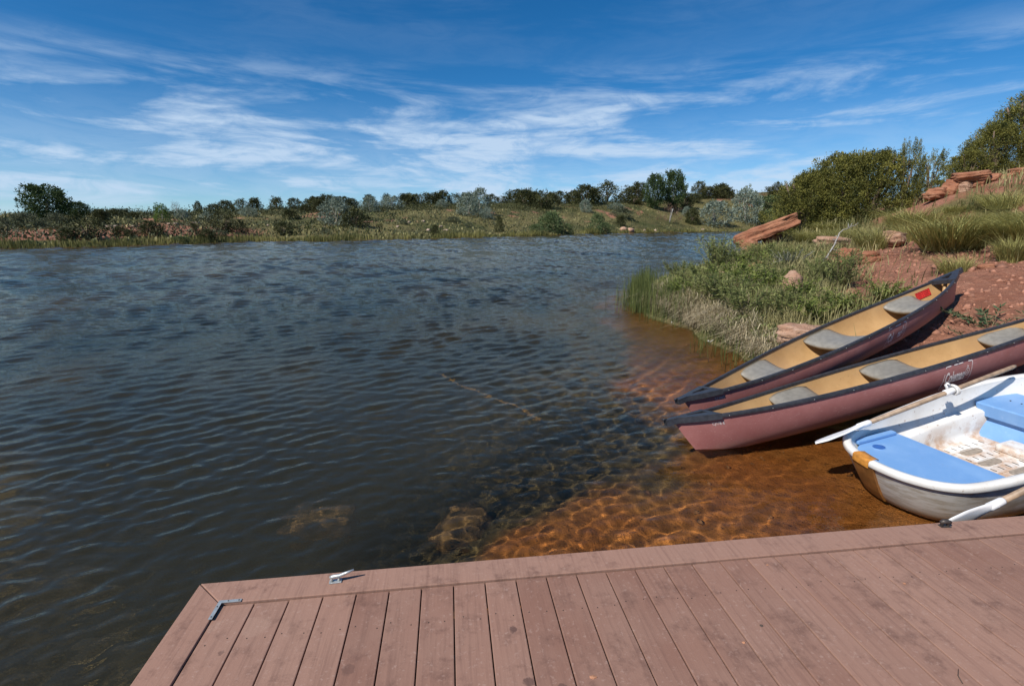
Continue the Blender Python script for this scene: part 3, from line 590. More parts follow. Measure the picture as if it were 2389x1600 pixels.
# rock pile on the hill
pz = lambda x, y: float(ground_z(np.array([x]), np.array([y]))[0])
place_rock('low red ledge at the left foot of the rock pile', 15.0, 14.2, (.95, .6, .42), R_RED, 411, (0, .1, .5), .35, .6)
place_rock('tilted red block left of the mushroom shaped rock', 15.15, 13.95, (.46, .5, .62), R_RED, 412, (.1, .35, .3), .32, .6)
place_rock('big layered red caprock on top of the rock pile', 15.5, 13.75, (.98, .8, .36), R_RED, 413, (.05, -.10, -.6), 0, .55, pz(15.5, 13.75) + .36)
place_rock('pale red block holding up the caprock', 15.3, 13.7, (.40, .42, .36), R_PALE, 414, (0, 0, .2), .30, .6)
place_rock('red foot stone under the right of the caprock', 15.6, 13.55, (.30, .36, .36), R_RED, 415, (0, -.1, .5), .25, .5)
place_rock('flat red rock leaning at the right of the caprock', 15.95, 13.55, (.48, .45, .30), R_RED, 416, (.2, -.45, .3), .25, .55)
place_rock('long red slab on the hill before the right junipers', 17.7, 14.6, (.52, .4, .24), R_RED, 417, (0, -.25, -.6), .4, .6)
place_rock('topmost red slab at the right edge of the hill', 18.35, 14.7, (.72, .5, .30), R_RED, 418, (0, -.12, -.6), .6, .6)
for i, (x, y, w) in enumerate([(8.6, 6.0, .38), (9.2, 6.7, .5), (8.1, 5.4, .30), (9.8, 7.2, .42), (8.9, 5.6, .26), (7.7, 6.9, .22), (9.6, 6.1, .33), (8.5, 7.0, .24)]):
    place_rock('flat reddish stone lying on the bare slope right of the canoes', x, y, (w, w * .75, w * .35), R_RED, 430 + i, (.1, -.2, i * .8), .15, .6, group='flat stones on the bare slope', sub=3)
for i, (x, y, z, w) in enumerate([(-1.17, 4.0, -.94, .66), (.05, 3.6, -.72, .58)]):
    q = place_rock(['faint tan stone drowned in deep water, farthest left', 'drowned tan stone at the edge of the orange shallows'][i], x, y, (w, w * .8, w * .5), R_MUD, 450 + i, (0, 0, i), 0, .3, z, sub=3)
    q.cycles.is_caustics_receiver = True

# ---------------------------------------------------------------- junipers of the near hill
def near_juniper(label, x, y, h, w, seed, prof, n, per, leaf, plen=.12):
    cr = crown_mesh('crown', seed, F_JUN, n, per, leaf, prof, plen, .045, .65, .42, zlo=-.02)
    make_plant('juniper_tree', label, 'juniper', cr, limb_mesh('trunk', seed + 50, BARK, 7, .1, .38, .03, .85, 7), (x, y), (w, h), seed * .7, 'junipers on the near hill')
near_juniper('wide low juniper at the left of the near thicket, above the slab', 13.5, 18.0, 2.15, 2.5, 501, PROF_BUSH, 420, 80, .026)
near_juniper('dense rounded juniper in the middle left of the near thicket', 14.3, 17.5, 2.45, 2.7, 502, PROF_BUSH, 460, 80, .024)
near_juniper('broad front juniper of the near thicket with several tips', 14.9, 16.6, 2.25, 2.6, 503, PROF_BUSH, 440, 80, .025)
near_juniper('slender upright juniper tallest in the near thicket', 15.4, 15.8, 2.15, .95, 504, PROF_TREE, 200, 70, .030, .18)
near_juniper('thin open juniper at the right end of the near thicket', 15.9, 15.4, 1.6, .9, 505, PROF_TREE, 110, 70, .036, .2)
near_juniper('green tree rising behind the near thicket', 21.9, 26, 4.6, 3.0, 506, PROF_TREE, 260, 50, .034)
near_juniper('dark juniper behind the left of the near thicket', 19.9, 26, 3.6, 3.0, 507, PROF_BUSH, 220, 50, .036)
near_juniper('big dark juniper on the hill behind the rock pile', 20.25, 17.2, 1.9, 2.1, 508, PROF_BUSH, 480, 80, .024)
near_juniper('tallest juniper at the right edge of the photo', 22.0, 17.5, 2.85, 3.2, 509, PROF_BUSH, 560, 80, .021)
near_juniper('small juniper at the left foot of the big hill juniper', 19.05, 17.0, 1.2, 1.35, 510, PROF_BUSH, 300, 70, .032)
near_juniper('low dark juniper seen in the gap left of the rock pile', 20.3, 19.3, .5, .9, 511, PROF_BUSH, 120, 50, .06)

# ---------------------------------------------------------------- bank plants
def tussock_mesh(seed, n, mat, spread=.5, curl=.5):
    r = np.random.default_rng(seed); a = r.uniform(0, 6.283, n); q = np.sqrt(r.uniform(0, 1, n)) * .30
    base = np.stack([np.cos(a) * q, np.sin(a) * q, 0 * a], -1); ln = np.stack([np.cos(a), np.sin(a)], -1) * (r.uniform(.1, 1, n) * spread)[:, None] + r.normal(size=(n, 2)) * .22 + r.normal(size=(1, 2)) * .22
    v, f = blades(base, ln, r.uniform(.25, 1.0, n), r.uniform(.005, .010, n), r.uniform(.2, 1, n) * curl, r)
    return mesh('blades', v, f, mat, tone=np.repeat(np.clip(r.normal(.5, .25, n), 0, 1), 6))
TM = [tussock_mesh(600 + i, 1700, F_TUSS, 1.0, .9) for i in range(3)] + [tussock_mesh(610 + i, 1000, F_TUSS, .7, .6) for i in range(2)]
TUSS = [(10.35, 9.2, 1.0, 1.45, 'big green grass tussock blown over beside the bare soil'), (10.6, 8.0, .80, 1.2, 'green grass tussock at the right edge above the canoes'), (12.9, 12.7, .85, 1.3, 'tall pale tussock in front of the slender juniper'), (14.2, 11.6, .6, 1.0, 'tussock on the red slope below the rock pile'),
        (10.27, 11.2, .75, .75, 'tussock above the long dead branch'), (11.7, 15.4, .6, .65, 'blue green clump at the right end of the leaning slab'), (13.0, 16.2, .5, .7, 'short clump at the foot of the near junipers'), (9.5, 13.9, .6, 1.15, 'yellow green tussock below the leaning slab'),
        (11.8, 11.8, .65, .6, 'upright tussock right of the long pink rock'), (13.2, 13.5, .75, .7, 'feathery tussock among the juniper roots'), (13.8, 12.5, .35, .5, 'little tussock on the upper red soil'), (7.9, 12.5, .45, .65, 'yellow weed tussock left of the slab'),
        (9.35, 7.3, .6, .5, 'dry tussock hanging on the eroded slope at right'), (8.3, 7.3, .42, .5, 'dry tussock just above the stern of the far canoe'), (12.0, 9.2, .8, 1.0, 'second green tussock behind the big one'), (11.2, 10.0, .7, .9, 'tussock between the big one and the pale rock'),
        (12.6, 10.8, .6, .8, 'loose tussock halfway up the red slope'), (15.6, 11.6, .5, .8, 'grass clump right of the rock pile'), (16.8, 12.4, .5, .9, 'grass clump on the hilltop at the right edge'), (11.0, 13.6, .6, .7, 'grass clump behind the long pink rock'), (12.2, 14.6, .55, .7, 'grass clump at the left juniper roots'), (8.9, 12.0, .5, .6, 'grass clump behind the three red stones')]
for i, (x, y, h, w, lab) in enumerate(TUSS):
    make_plant('grass_tussock', lab, 'grass', TM[i % 5], None, (x, y), (w * 1.25, h * 1.0), i * 1.3, 'grass tussocks on the near hill', pn=('blades', ''))
def stem_shrub(seed, stems, per, leafl, leafw, mat, wood, spread=.45, hang=.0, droop=.35):
    r = np.random.default_rng(seed); P = []; D = []; T = []; parts = []
    for i in range(stems):
        a = r.uniform(0, 6.283); s = spread * r.uniform(.15, 1); hh = r.uniform(.6, 1.0); pts = []
        for t in np.linspace(0, 1, 6): pts.append((math.cos(a) * (s * t ** 1.2 + .04), math.sin(a) * (s * t ** 1.2 + .04), hh * (t - droop * .3 * t * t)))
        pts = np.array(pts); parts.append(tube(pts, np.linspace(.008, .003, 6), 4, False))
        k = per; t = r.uniform(.12, 1, k); q = np.stack([np.interp(t, np.linspace(0, 1, 6), pts[:, j]) for j in range(3)], -1)
        dd = r.normal(size=(k, 3)) * .55 + np.array([math.cos(a) * .3, math.sin(a) * .3, .45 - hang]); P.append(q); D.append(dd); T.append(np.clip(r.normal(.45, .22) + r.normal(size=k) * .18, 0, 1))
    P = np.concatenate(P); D = np.concatenate(D); T = np.concatenate(T); n = len(P)
    v, f = leaf_cards(P, D, leafl * r.uniform(.6, 1.25, n), leafw * r.uniform(.7, 1.2, n), r)
    sv, sf = join(*parts)
    return mesh('foliage', v, f, mat, tone=np.repeat(T, 4)), mesh('stem', sv, sf, wood, True)
STEMW = simple('green brown stem', (.20, .17, .09), .8, 0, .3, 30)
SM = [stem_shrub(700 + i, 42, 60, .105, .016, F_WILLOW, STEMW, .5) for i in range(3)] + [stem_shrub(710 + i, 34, 44, .12, .026, F_LIME, STEMW, .6) for i in range(2)] + [stem_shrub(720, 34, 50, .09, .016, F_SAGE, GREYWOOD, .55)]
BANK = [(7.0, 12.4, .95, .95, 0, 'tall leafy willow shrub at the outer end of the bank, over the water'), (5.85, 11.1, .62, .85, 0, 'dark willow shrub beside the reeds'), (5.5, 9.2, .66, 1.0, 1, 'spreading willow shrub in the middle of the bank edge'), (6.4, 9.5, .55, .75, 3, 'bright green weed clump left of the upright boulder'),
        (5.2, 8.15, .55, .85, 2, 'willow shrub leaning over the straw bank'), (5.6, 7.7, .5, .7, 0, 'willow shrub in front of the upright boulder'), (5.75, 7.15, .40, .6, 4, 'lush broad leaved clump behind the far canoe'), (7.0, 8.2, .75, .6, 1, 'upright willow stems right of the upright boulder'), (7.6, 12.0, .6, .75, 3, 'yellow green weeds behind the small round stone'),
        (5.4, 9.9, .55, .7, 2, 'low willow on the bank lip near the reeds'), (8.1, 11.1, .5, .7, 5, 'grey green shrub above the yucca'), (6.8, 9.8, .5, .75, 1, 'willow clump in the heart of the bank'), (6.4, 10.6, .55, .8, 4, 'yellow leafy weeds near the pink stone'), (7.4, 9.2, .55, .5, 2, 'dark shrub left of the bare soil patch'), (6.1, 8.0, .45, .55, 4, 'pale weed clump beside the upright boulder'),
        (6.3, 13.1, .6, .7, 1, 'willow shrub at the far tip of the bank'), (8.3, 14.2, .6, .8, 5, 'grey shrub below the leaning slab'), (6.2, 7.2, .38, .6, 3, 'grassy green clump behind the middle of the far canoe'), (6.8, 7.0, .34, .5, 4, 'green weeds near the stern end of the far canoe'), (8.8, 13.2, .5, .8, 2, 'dark low shrub left of the yellow tussock'), (5.2, 10.6, .5, .7, 3, 'bright weeds on the bank lip beside the reeds'), (7.2, 10.8, .5, .7, 0, 'willow sprouts behind the yucca')]
for i, (x, y, h, w, k, lab) in enumerate(BANK):
    make_plant('shrub', lab, 'shrub', SM[k][0], SM[k][1], (x, y), (w * 1.3, h * 1.2), i * 1.9, 'leafy shrubs on the near bank', pn=('foliage', 'stem'))
SPR = stem_shrub(730, 9, 30, .16, .03, foliage('shaded willow', (.035, .07, .03), (.13, .20, .10)), STEMW, .75, 0, .9)  # darker willow leaves: the shade of the canoes is put into their colour
make_plant('willow_sprig', 'willow sprig growing in the shade between the two canoe sterns', 'shrub', SPR[0], SPR[1], (6.75, 5.35), (.75, .42), .6, pn=('foliage', 'stem'))
make_plant('willow_sprig', 'low willow shoots under the hull of the far canoe', 'shrub', SPR[0], SPR[1], (6.2, 5.05), (.6, .30), 2.6, pn=('foliage', 'stem'))
# yucca
r = np.random.default_rng(740); n = 120; a = r.uniform(0, 6.283, n); e = r.uniform(.1, 1.4, n)
d = np.stack([np.cos(a) * np.cos(e), np.sin(a) * np.cos(e), np.sin(e)], -1); v, f = leaf_cards(np.zeros((n, 3)) + d * .03, d, r.uniform(.7, 1.05, n) * .5, .035, r)
make_plant('yucca', 'spiky dark yucca beside the dead branch', 'yucca', mesh('leaves', v, f, F_WILLOW, tone=np.repeat(r.uniform(0, .6, n), 4)), None, (7.75, 9.65), (1.0, 1.0), 0, pn=('leaves', ''))
# dead branch and drift wood
def branch(name, label, pts, r0, seed, twigs):
    r = np.random.default_rng(seed); pts = np.array(pts, float); parts = []
    t = np.linspace(0, 1, len(pts)); tt = np.linspace(0, 1, 16); main = np.stack([np.interp(tt, t, pts[:, j]) for j in range(3)], -1) + r.normal(size=(16, 3)) * r0 * .8
    o = thing(name, label, 'branch', tuple(main[0])); main = main - main[0]
    V, Fc = tube(main, np.linspace(r0, r0 * .3, 16), 7); link('limb', mesh('limb', V, Fc, GREYWOOD, True), o)
    for i in range(twigs):
        k = r.integers(4, 15); b = main[k]; dd = unit(r.normal(size=3) + np.array([0, 0, .6])) * r.uniform(.15, .45) * r0 * 16
        V, Fc = tube([b, b + dd * .5 + r.normal(size=3) * .02, b + dd], [r0 * .4, r0 * .3, r0 * .12], 5); link('twig', mesh('twig', V, Fc, GREYWOOD, True), o)
gz = lambda x, y, d=0: (x, y, float(ground_z(np.array([x]), np.array([y]))[0]) + d)
branch('dead_branch', 'long grey dead branch sticking up over the bank weeds', [gz(7.9, 9.9, .05), gz(8.5, 10.4, .35), gz(9.2, 11.0, .62), gz(9.9, 11.3, .7)], .020, 750, 14)
branch('dead_branch', 'short white dead twig lying among the bank weeds', [gz(7.2, 10.9, .15), gz(7.7, 11.1, .28), gz(8.1, 11.0, .22)], .014, 751, 7)
branch('drift_stick', 'pale stick lying at the waterline below the straw bank', [(4.45, 8.0, .03), (4.75, 7.95, .06), (5.0, 8.1, .1)], .012, 752, 3)
branch('drift_stick', 'grey stick slanting into the water at the bank tip', [(4.55, 9.7, -.02), (4.7, 9.9, .14), (4.8, 10.1, .28)], .013, 753, 1)

# grass over the bank, straw thatch on its lip, reeds in the water
r = np.random.default_rng(81)
def near_points(n, x0, x1, y0, y1, keep):
    x = r.uniform(x0, x1, n * 4); y = r.uniform(y0, y1, n * 4); z = ground_z(x, y)
    m = (keep(x, y) * (z > .03)) > r.uniform(0, 1, n * 4); return np.stack([x[m], y[m], z[m]], -1)[:n]
pts = np.concatenate([near_points(19000, 4.4, 10, 5.5, 14.5, lambda x, y: veg_near(x, y) * (.35 + .65 * sstep(-.3, .3, vnoise(x * 1.2, y * 1.2, 82, 3)))), near_points(12000, 6.5, 24, 7, 27, lambda x, y: veg_near(x, y) * sstep(-.2, .4, vnoise(x * .8, y * .8, 83, 3)) + .10)])
n = len(pts); v, f = blades(pts, r.normal(size=(n, 2)) * .35 + np.array([.1, 0]), r.uniform(.12, .46, n), r.uniform(.006, .014, n) * np.clip(np.hypot(pts[:, 0], pts[:, 1]) / 10, .8, 2), r.uniform(0, .9, n), r)
t = np.repeat(np.clip(.42 + vnoise(pts[:, 0] * .9, pts[:, 1] * .9, 84, 3) * .6 + r.normal(size=n) * .16, 0, 1), 6)
o = link('bank_grass', mesh('bank_grass', v, f, F_GRASS, tone=t)); o['kind'] = 'stuff'; o['label'] = 'green and straw coloured grass covering the near bank'
# broken weeds between the shrubs: small leaves
pts = near_points(11000, 4.6, 9.6, 6.2, 14.0, lambda x, y: veg_near(x, y) * sstep(-.1, .4, vnoise(x * 1.5, y * 1.5, 85, 3))); n = len(pts); pts[:, 2] += r.uniform(0, .28, n)
v, f = leaf_cards(pts, r.normal(size=(n, 3)) * .6 + np.array([0, 0, .5]), r.uniform(.05, .11, n), r.uniform(.012, .03, n), r)
o = link('bank_weeds', mesh('bank_weeds', v, f, F_WILLOW, tone=np.repeat(np.clip(r.normal(.5, .28, n), 0, 1), 4))); o['kind'] = 'stuff'; o['label'] = 'small leafy weeds between the shrubs of the near bank'
lipy = r.uniform(6.3, 12.2, 9000); lx = np.interp(lipy, [6, 7.2, 9, 11.4, 12.3], [4.38, 4.58, 4.72, 4.66, 4.9]); lx = lx + np.abs(r.normal(size=9000)) * .26 - .02
keep = sstep(-.5, .1, vnoise(lx * 1.4, lipy * 1.4, 86, 2)) > r.uniform(0, 1, 9000); lx = lx[keep]; lipy = lipy[keep]; n = len(lx)
base = np.stack([lx, lipy, ground_z(lx, lipy) + r.uniform(0, .22, n)], -1)
v, f = blades(base, np.stack([r.normal(-.3, .6, n), r.normal(-.2, .6, n)], -1), r.uniform(.08, .28, n), r.uniform(.006, .012, n), r.uniform(.3, 2.2, n), r)
o = link('straw_thatch', mesh('straw_thatch', v, f, F_STRAW, tone=np.repeat(np.clip(r.normal(.5, .25, n), 0, 1), 6))); o['kind'] = 'stuff'; o['label'] = 'matted dry straw hanging over the lip of the near bank'
n = 1500; y = np.clip(r.normal(12.3, 1.2, n), 9.4, 15.5); x = np.interp(y, [8, 9, 11.4, 13.2, 15.4], [4.55, 4.6, 4.5, 5.1, 6.8]) - np.abs(r.normal(size=n)) * .30 + .30
n2 = 160; x = np.r_[x, r.normal(4.35, .25, n2)]; y = np.r_[y, r.uniform(5.6, 8, n2)]; n += n2; z = np.maximum(ground_z(x, y), -.35)
v, f = blades(np.stack([x, y, z], -1), r.normal(size=(n, 2)) * .09, r.uniform(.55, 1.05, n) * np.where(y < 8, .5, 1) - z * .5, r.uniform(.007, .013, n), r.uniform(0, .5, n), r)
o = link('reed_bed', mesh('reed_bed', v, f, F_REED, tone=np.repeat(np.clip(r.normal(.5, .25, n), 0, 1), 6))); o['kind'] = 'stuff'; o['label'] = 'thin green reeds standing in the water off the bank tip'
# clods of earth on the bare slope
n = 4200; x = r.uniform(5.4, 13, n); y = r.uniform(4.2, 11.5, n); z = ground_z(x, y); m = (veg_near(x, y) < .4) & (z > .3); x = x[m]; y = y[m]; z = z[m]; n = len(x); s = np.exp(r.normal(-3.95, .6, n))
cube = np.array([(1, 0, 0), (-1, 0, 0), (0, 1, 0), (0, -1, 0), (0, 0, .8), (0, 0, -.8)], float); fo = np.array([(0, 2, 4), (2, 1, 4), (1, 3, 4), (3, 0, 4), (2, 0, 5), (1, 2, 5), (3, 1, 5), (0, 3, 5)])
v = np.stack([x, y, z], -1)[:, None] + (cube[None] * r.uniform(.6, 1.4, (n, 6, 1)) + r.normal(size=(n, 6, 3)) * .2) * s[:, None, None]
f = (fo[None] + (np.arange(n) * 6)[:, None, None]).reshape(-1, 3)
o = link('soil_clods', mesh('soil_clods', v.reshape(-1, 3), f, simple('red clods', (.33, .155, .10), .95, 0, .4, 8, kind='world'))); o['kind'] = 'stuff'; o['label'] = 'crumbled red earth clods on the bare slope'
# water weed strand
r = np.random.default_rng(91); tt = np.linspace(0, 1, 60); st = np.stack([-.25 + 1.2 * tt + .03 * np.sin(tt * 17), 6.82 - 1.88 * tt + .04 * np.sin(tt * 11), -.07 + 0 * tt], -1)
o = thing('weed_strand', 'thin ochre weed strand drifting just under the water in mid lake', 'weed', tuple(st[0])); st = st - st[0]
Wm = simple('ochre weed', (.42, .24, .06), .8, 0, .4, 30); V, Fc = tube(st + r.normal(size=(60, 3)) * .006, .0015 + .0025 * r.uniform(size=60), 5); q = link('stalk', mesh('stalk', V, Fc, Wm, True), o); q.cycles.is_caustics_receiver = True
k = np.clip(r.choice([6, 14, 22, 25, 33, 41, 44, 52, 56], 260) + r.integers(-2, 3, 260), 0, 59); v, f = leaf_cards(st[k], r.normal(size=(260, 3)) * np.array([1, 1, .15]), r.uniform(.02, .07, 260), .012, r); q = link('leaves', mesh('leaves', v, f, Wm), o); q.cycles.is_caustics_receiver = True

# pebbles on the floor of the shallows
r = np.random.default_rng(95); n = 520; x = r.uniform(-.3, 4.2, n); y = r.uniform(2.25, 8.5, n); z = ground_z(x, y); m = (z < -.04) & (z > -.36) & (vnoise(x * 1.4, y * 1.4, 96, 3) > -.15); x = x[m]; y = y[m]; z = z[m]; n = len(x); s = np.exp(r.normal(-4.3, .55, n))
v = np.stack([x, y, z + s * .3], -1)[:, None] + (cube[None] * np.array([1, 1, .6]) * r.uniform(.6, 1.4, (n, 6, 1)) + r.normal(size=(n, 6, 3)) * .2) * s[:, None, None]
o = link('pebbles', mesh('pebbles', v.reshape(-1, 3), (fo[None] + (np.arange(n) * 6)[:, None, None]).reshape(-1, 3), simple('drowned pebbles', (.26, .13, .06), .9, 0, .6, 5, kind='world'), True)); o['kind'] = 'stuff'; o['label'] = 'small pebbles strewn on the floor of the orange shallows'; o.cycles.is_caustics_receiver = True

# ---------------------------------------------------------------- dock
DZ = .38                                         # top of the border boards
def deck_mat():
    M = Mat('composite decking'); P = M.pos(); gr = M.noise(M.pos(scale=(60, 3, 1)), 1, 5, .6); n1 = M.noise(P, 2.2, 6, .6); n2 = M.noise(P, 60, 4, .6); n3 = M.noise(P, 9, 6, .7)
    rnd = M.n('ShaderNodeObjectInfo').outputs['Random']
    c = M.mix(rnd, (.232, .120, .086), (.328, .188, .138)); c = M.mix(M.ramp(n1, .35, .7, 0, .55), c, (.30, .18, .135)); c = M.mix(M.ramp(n3, .5, .72, 0, .6), c, (.115, .060, .046))
    c = M.mix(M.ramp(gr, .45, .75, 0, .35), c, (.12, .062, .048)); c = M.mix(M.ramp(n2, .56, .74, 0, .5), c, (.40, .27, .22))
    geo = M.n('ShaderNodeNewGeometry').outputs['Position']
    wob = M.math('MULTIPLY', M.math('SUBTRACT', M.noise(P, 28, 4, .6), .5), .05)
    for (x, y, rr, k) in [(.22, 1.71, .014, .7), (.245, 1.46, .020, .65), (.36, 1.43, .012, .55), (-.93, 1.74, .014, .5), (-.42, 1.60, .022, .4), (.56, 1.28, .030, .45)]:
        dn = M.n('ShaderNodeVectorMath', operation='DISTANCE'); M.L.new(geo, dn.inputs[0]); dn.inputs[1].default_value = (x, y, DZ - .012)
        c = M.mix(M.ramp(M.math('ADD', dn.outputs['Value'], wob), rr * 1.25, rr * .8, 0, k), c, (.07, .038, .033))
    for (x, y, rr) in [(-.84, 1.86, .06), (-1.0, 1.88, .03)]:
        dn = M.n('ShaderNodeVectorMath', operation='DISTANCE'); M.L.new(geo, dn.inputs[0]); dn.inputs[1].default_value = (x, y, DZ - .012)
        c = M.mix(M.ramp(M.math('ADD', dn.outputs['Value'], M.math('MULTIPLY', wob, 2.2)), rr * 1.1, rr * .6, 0, .18), c, (.42, .29, .22))
    return M.pbr(c, .78, 0, M.bump(M.math('ADD', gr, M.math('MULTIPLY', n2, .8)), .25, .004), .3)
DECK = deck_mat(); DARKWOOD = simple('wet dark timber', (.06, .045, .035), .9, 0, .3, 20)
STEEL = simple('galvanised steel', (.50, .53, .52), .4, .55, .15, 60); BRONZE = simple('tarnished metal', (.10, .085, .075), .5, .6, .3, 60); SCREW = simple('screw', (.05, .045, .04), .6, .5, .2, 60)
dock = thing('dock', 'reddish brown composite plank dock in the foreground', 'dock')
PITCH, PW, PX0, PY1, PY0 = .145, .1398, -1.0345, 2.003, -1.6
plank_me = from_bm('plank', box_bm(0, PW, PY0, PY1, -.028, 0, .0035, 2), DECK)
sb = bmesh.new(); bmesh.ops.create_cone(sb, cap_ends=True, segments=8, radius1=.0026, radius2=.0026, depth=.003); screw_me = from_bm('screw', sb, SCREW)
for i in range(44):
    p = link('plank', plank_me, dock); p.location = (PX0 + i * PITCH, rng.uniform(-.002, .002), DZ - .005 + rng.uniform(-.0012, .0012))
    for sy in (1.80,):
        for sx in (.03, .11):
            if i < 30:
                s = link('screw', screw_me, p); s.location = (sx + rng.uniform(-.008, .008), sy + rng.uniform(-.015, .015), -.0005)
XE = PX0 + 44 * PITCH
def border(name, pts):
    bm = bmesh.new(); lo = [bm.verts.new((x, y, DZ - .030)) for x, y in pts]; hi = [bm.verts.new((x, y, DZ + .003)) for x, y in pts]
    bm.faces.new(hi); bm.faces.new(lo[::-1])
    for k in range(len(pts)): bm.faces.new((lo[k], lo[(k + 1) % len(pts)], hi[(k + 1) % len(pts)], hi[k]))
    bmesh.ops.recalc_face_normals(bm, faces=bm.faces)
    bmesh.ops.bevel(bm, geom=[e for e in bm.edges if e.verts[0].co.z > DZ and e.verts[1].co.z > DZ], offset=.005, segments=3, affect='EDGES', profile=.6)
    link(name, from_bm(name, bm, DECK), dock)
XO, YO, XI, YI = -1.183, 2.152, -1.040, 2.009
border('border_board', [(XO + .003, YO), (XE, YO), (XE, YI), (XI + .002, YI)])
border('border_board', [(XO, YO - .004), (XI + .0015, YI - .003), (XI + .0015, PY0), (XO, PY0)])
link('fascia', from_bm('fascia', box_bm(XO + .02, XE, YO - .045, YO - .012, DZ - .24, DZ - .0315, .003), DARKWOOD), dock)
link('fascia', from_bm('fascia', box_bm(XO + .012, XO + .045, PY0, YO - .05, DZ - .24, DZ - .0315, .003), DARKWOOD), dock)
for k, yy in enumerate((1.82, 1.40, .9, .4, -.1, -.6, -1.1)): link('joist', from_bm('joist', box_bm(XO + .05, XE, yy - .02, yy + .02, DZ - .19, DZ - .040), DARKWOOD), dock)
for x in (XO + .12, 1.6, 4.2):
    for y in (YO - .13, -1.2):
        V, Fc = tube([(x, y, -2.0), (x, y, DZ - .045)], .06, 12); link('post', mesh('post', V, Fc, DARKWOOD, True), dock)
# corner bracket: flat steel angle lying on the mitre
bm = bmesh.new(); Lp = [(0, 0), (.125, 0), (.125, .020), (.020, .020), (.020, -.0), (.0, -.0)]
Lp = [(-.010, .009), (.085, .009), (.085, -.006), (.006, -.006), (.006, -.100), (-.010, -.100)]
hi = [bm.verts.new((x, y, .003)) for x, y in Lp]; lo = [bm.verts.new((x, y, 0)) for x, y in Lp]; bm.faces.new(hi); bm.faces.new(lo[::-1])
for k in range(6): bm.faces.new((lo[k], lo[(k + 1) % 6], hi[(k + 1) % 6], hi[k]))
br = link('corner_bracket', from_bm('corner_bracket', bm, STEEL), dock); br.location = (XI + .004, YI + .004, DZ + .0042); br['label'] = 'grey steel angle bracket on the mitred corner'
for x, y in ((-.002, -.03), (-.002, -.088), (.03, .0015), (.075, .0015)):
    s = link('screw', screw_me, br); s.location = (x, y, .0035)
# cleats bolted to the border
def cleat(x, y, rz, horn, mat, lab):
    o = link('cleat', None, dock); o.location = (x, y, DZ + .003); o.rotation_euler = (0, 0, rz); o['label'] = lab
    bm = box_bm(-.028, .028, -.014, .014, 0, .006, .003); link('base', from_bm('base', bm, mat), o)
    for sx in (-.016, .016):
        V, Fc = tube([(sx, 0, .004), (sx, 0, .018), (sx * .9, 0, .026)], [.008, .006, .006], 10); link('post', mesh('post', V, Fc, mat, True), o)
    V, Fc = tube([(-.024, 0, .026), (-.01, 0, .029), (.02, 0, .030), (.05, 0, .040), (.085, 0, .052)] if horn else [(-.026, 0, .024), (-.01, 0, .03), (.01, 0, .03), (.026, 0, .026)], [.006, .009, .009, .007, .004] if horn else [.009, .013, .013, .010], 10)
    link('horn', mesh('horn', V, Fc, mat, True), o)
cleat(-.565, 2.085, rad(4), True, STEEL, 'shiny steel dock cleat with one long raised horn')
cleat(2.655, 2.115, rad(-10), False, BRONZE, 'small dark tarnished dock cleat')
# litter on the boards
TW = simple('dark twig', (.07, .05, .04), .9); LF = simple('dry leaf bits', (.42, .20, .11), .8)
V, Fc = tube([(1.80, 1.26, DZ - .004), (1.815, 1.29, DZ - .003), (1.845, 1.315, DZ - .004)], [.0022, .002, .001], 5)
tag(link('twig', mesh('twig', V, Fc, TW, True)), 'thin dark curved twig lying on the dock at lower right', 'twig')
for i, (x, y, s, m, lab) in enumerate([(1.24, 1.60, .010, TW, 'dark crumb on the dock boards right of centre'), (.48, 1.45, .012, LF, 'little curled orange leaf scrap on the dock'), (1.12, 1.53, .008, LF, 'reddish crumb stuck in a gap between dock boards'), (2.05, 1.75, .008, LF, 'reddish crumb in a board gap at the right'), (1.5, 1.95, .008, LF, 'reddish crumb near the border board')]):
    b_ = bmesh.new(); bmesh.ops.create_icosphere(b_, subdivisions=1, radius=s)
    for v_ in b_.verts: v_.co = (v_.co.x * (1 + rng.uniform(-.4, .5)), v_.co.y * rng.uniform(.4, 1), v_.co.z * .45)
    o = link('crumb', from_bm('crumb', b_, m)); o.location = (x, y, DZ - .006 + s * .25); tag(o, lab, 'debris')

# ---------------------------------------------------------------- canoes
def hull_mat():
    M = Mat('maroon canoe plastic'); P = M.pos('object'); n1 = M.noise(P, 2.4, 5, .6); n2 = M.noise(M.pos('object', (3, 30, 30)), 4, 5, .7)
    c = M.mix(M.ramp(n1, .35, .7), (.33, .125, .115), (.40, .17, .155)); c = M.mix(M.ramp(n2, .56, .75, 0, .5), c, (.50, .27, .24)); sc = M.noise(M.pos('object', (1.5, 60, 60)), 3, 3, .6); c = M.mix(M.ramp(sc, .63, .70, 0, .7), c, (.58, .38, .35)); dz_ = M.n('ShaderNodeSeparateXYZ'); M.L.new(P, dz_.inputs[0]); c = M.mix(M.math('MULTIPLY', M.ramp(dz_.outputs[2], .16, .02), M.ramp(n1, .35, .6, .2, .8)), c, (.42, .27, .21))
    return M.pbr(c, M.ramp(n1, .3, .7, .42, .55), 0, M.bump(n2, .05, .003), .45)
HULL = hull_mat()
def tan_mat():
    M = Mat('tan canoe lining'); P = M.pos('object'); n1 = M.noise(P, 3, 6, .6); n2 = M.noise(P, 40, 4, .6)
    c = M.mix(M.ramp(n1, .3, .7), (.43, .255, .105), (.52, .325, .145)); c = M.mix(M.ramp(n2, .6, .75, 0, .6), c, (.22, .13, .06)); n3 = M.noise(P, 1.1, 6, .65); c = M.mix(M.ramp(n3, .48, .66, 0, .4), c, (.36, .22, .12))
    return M.pbr(c, .5, 0, None, .4)
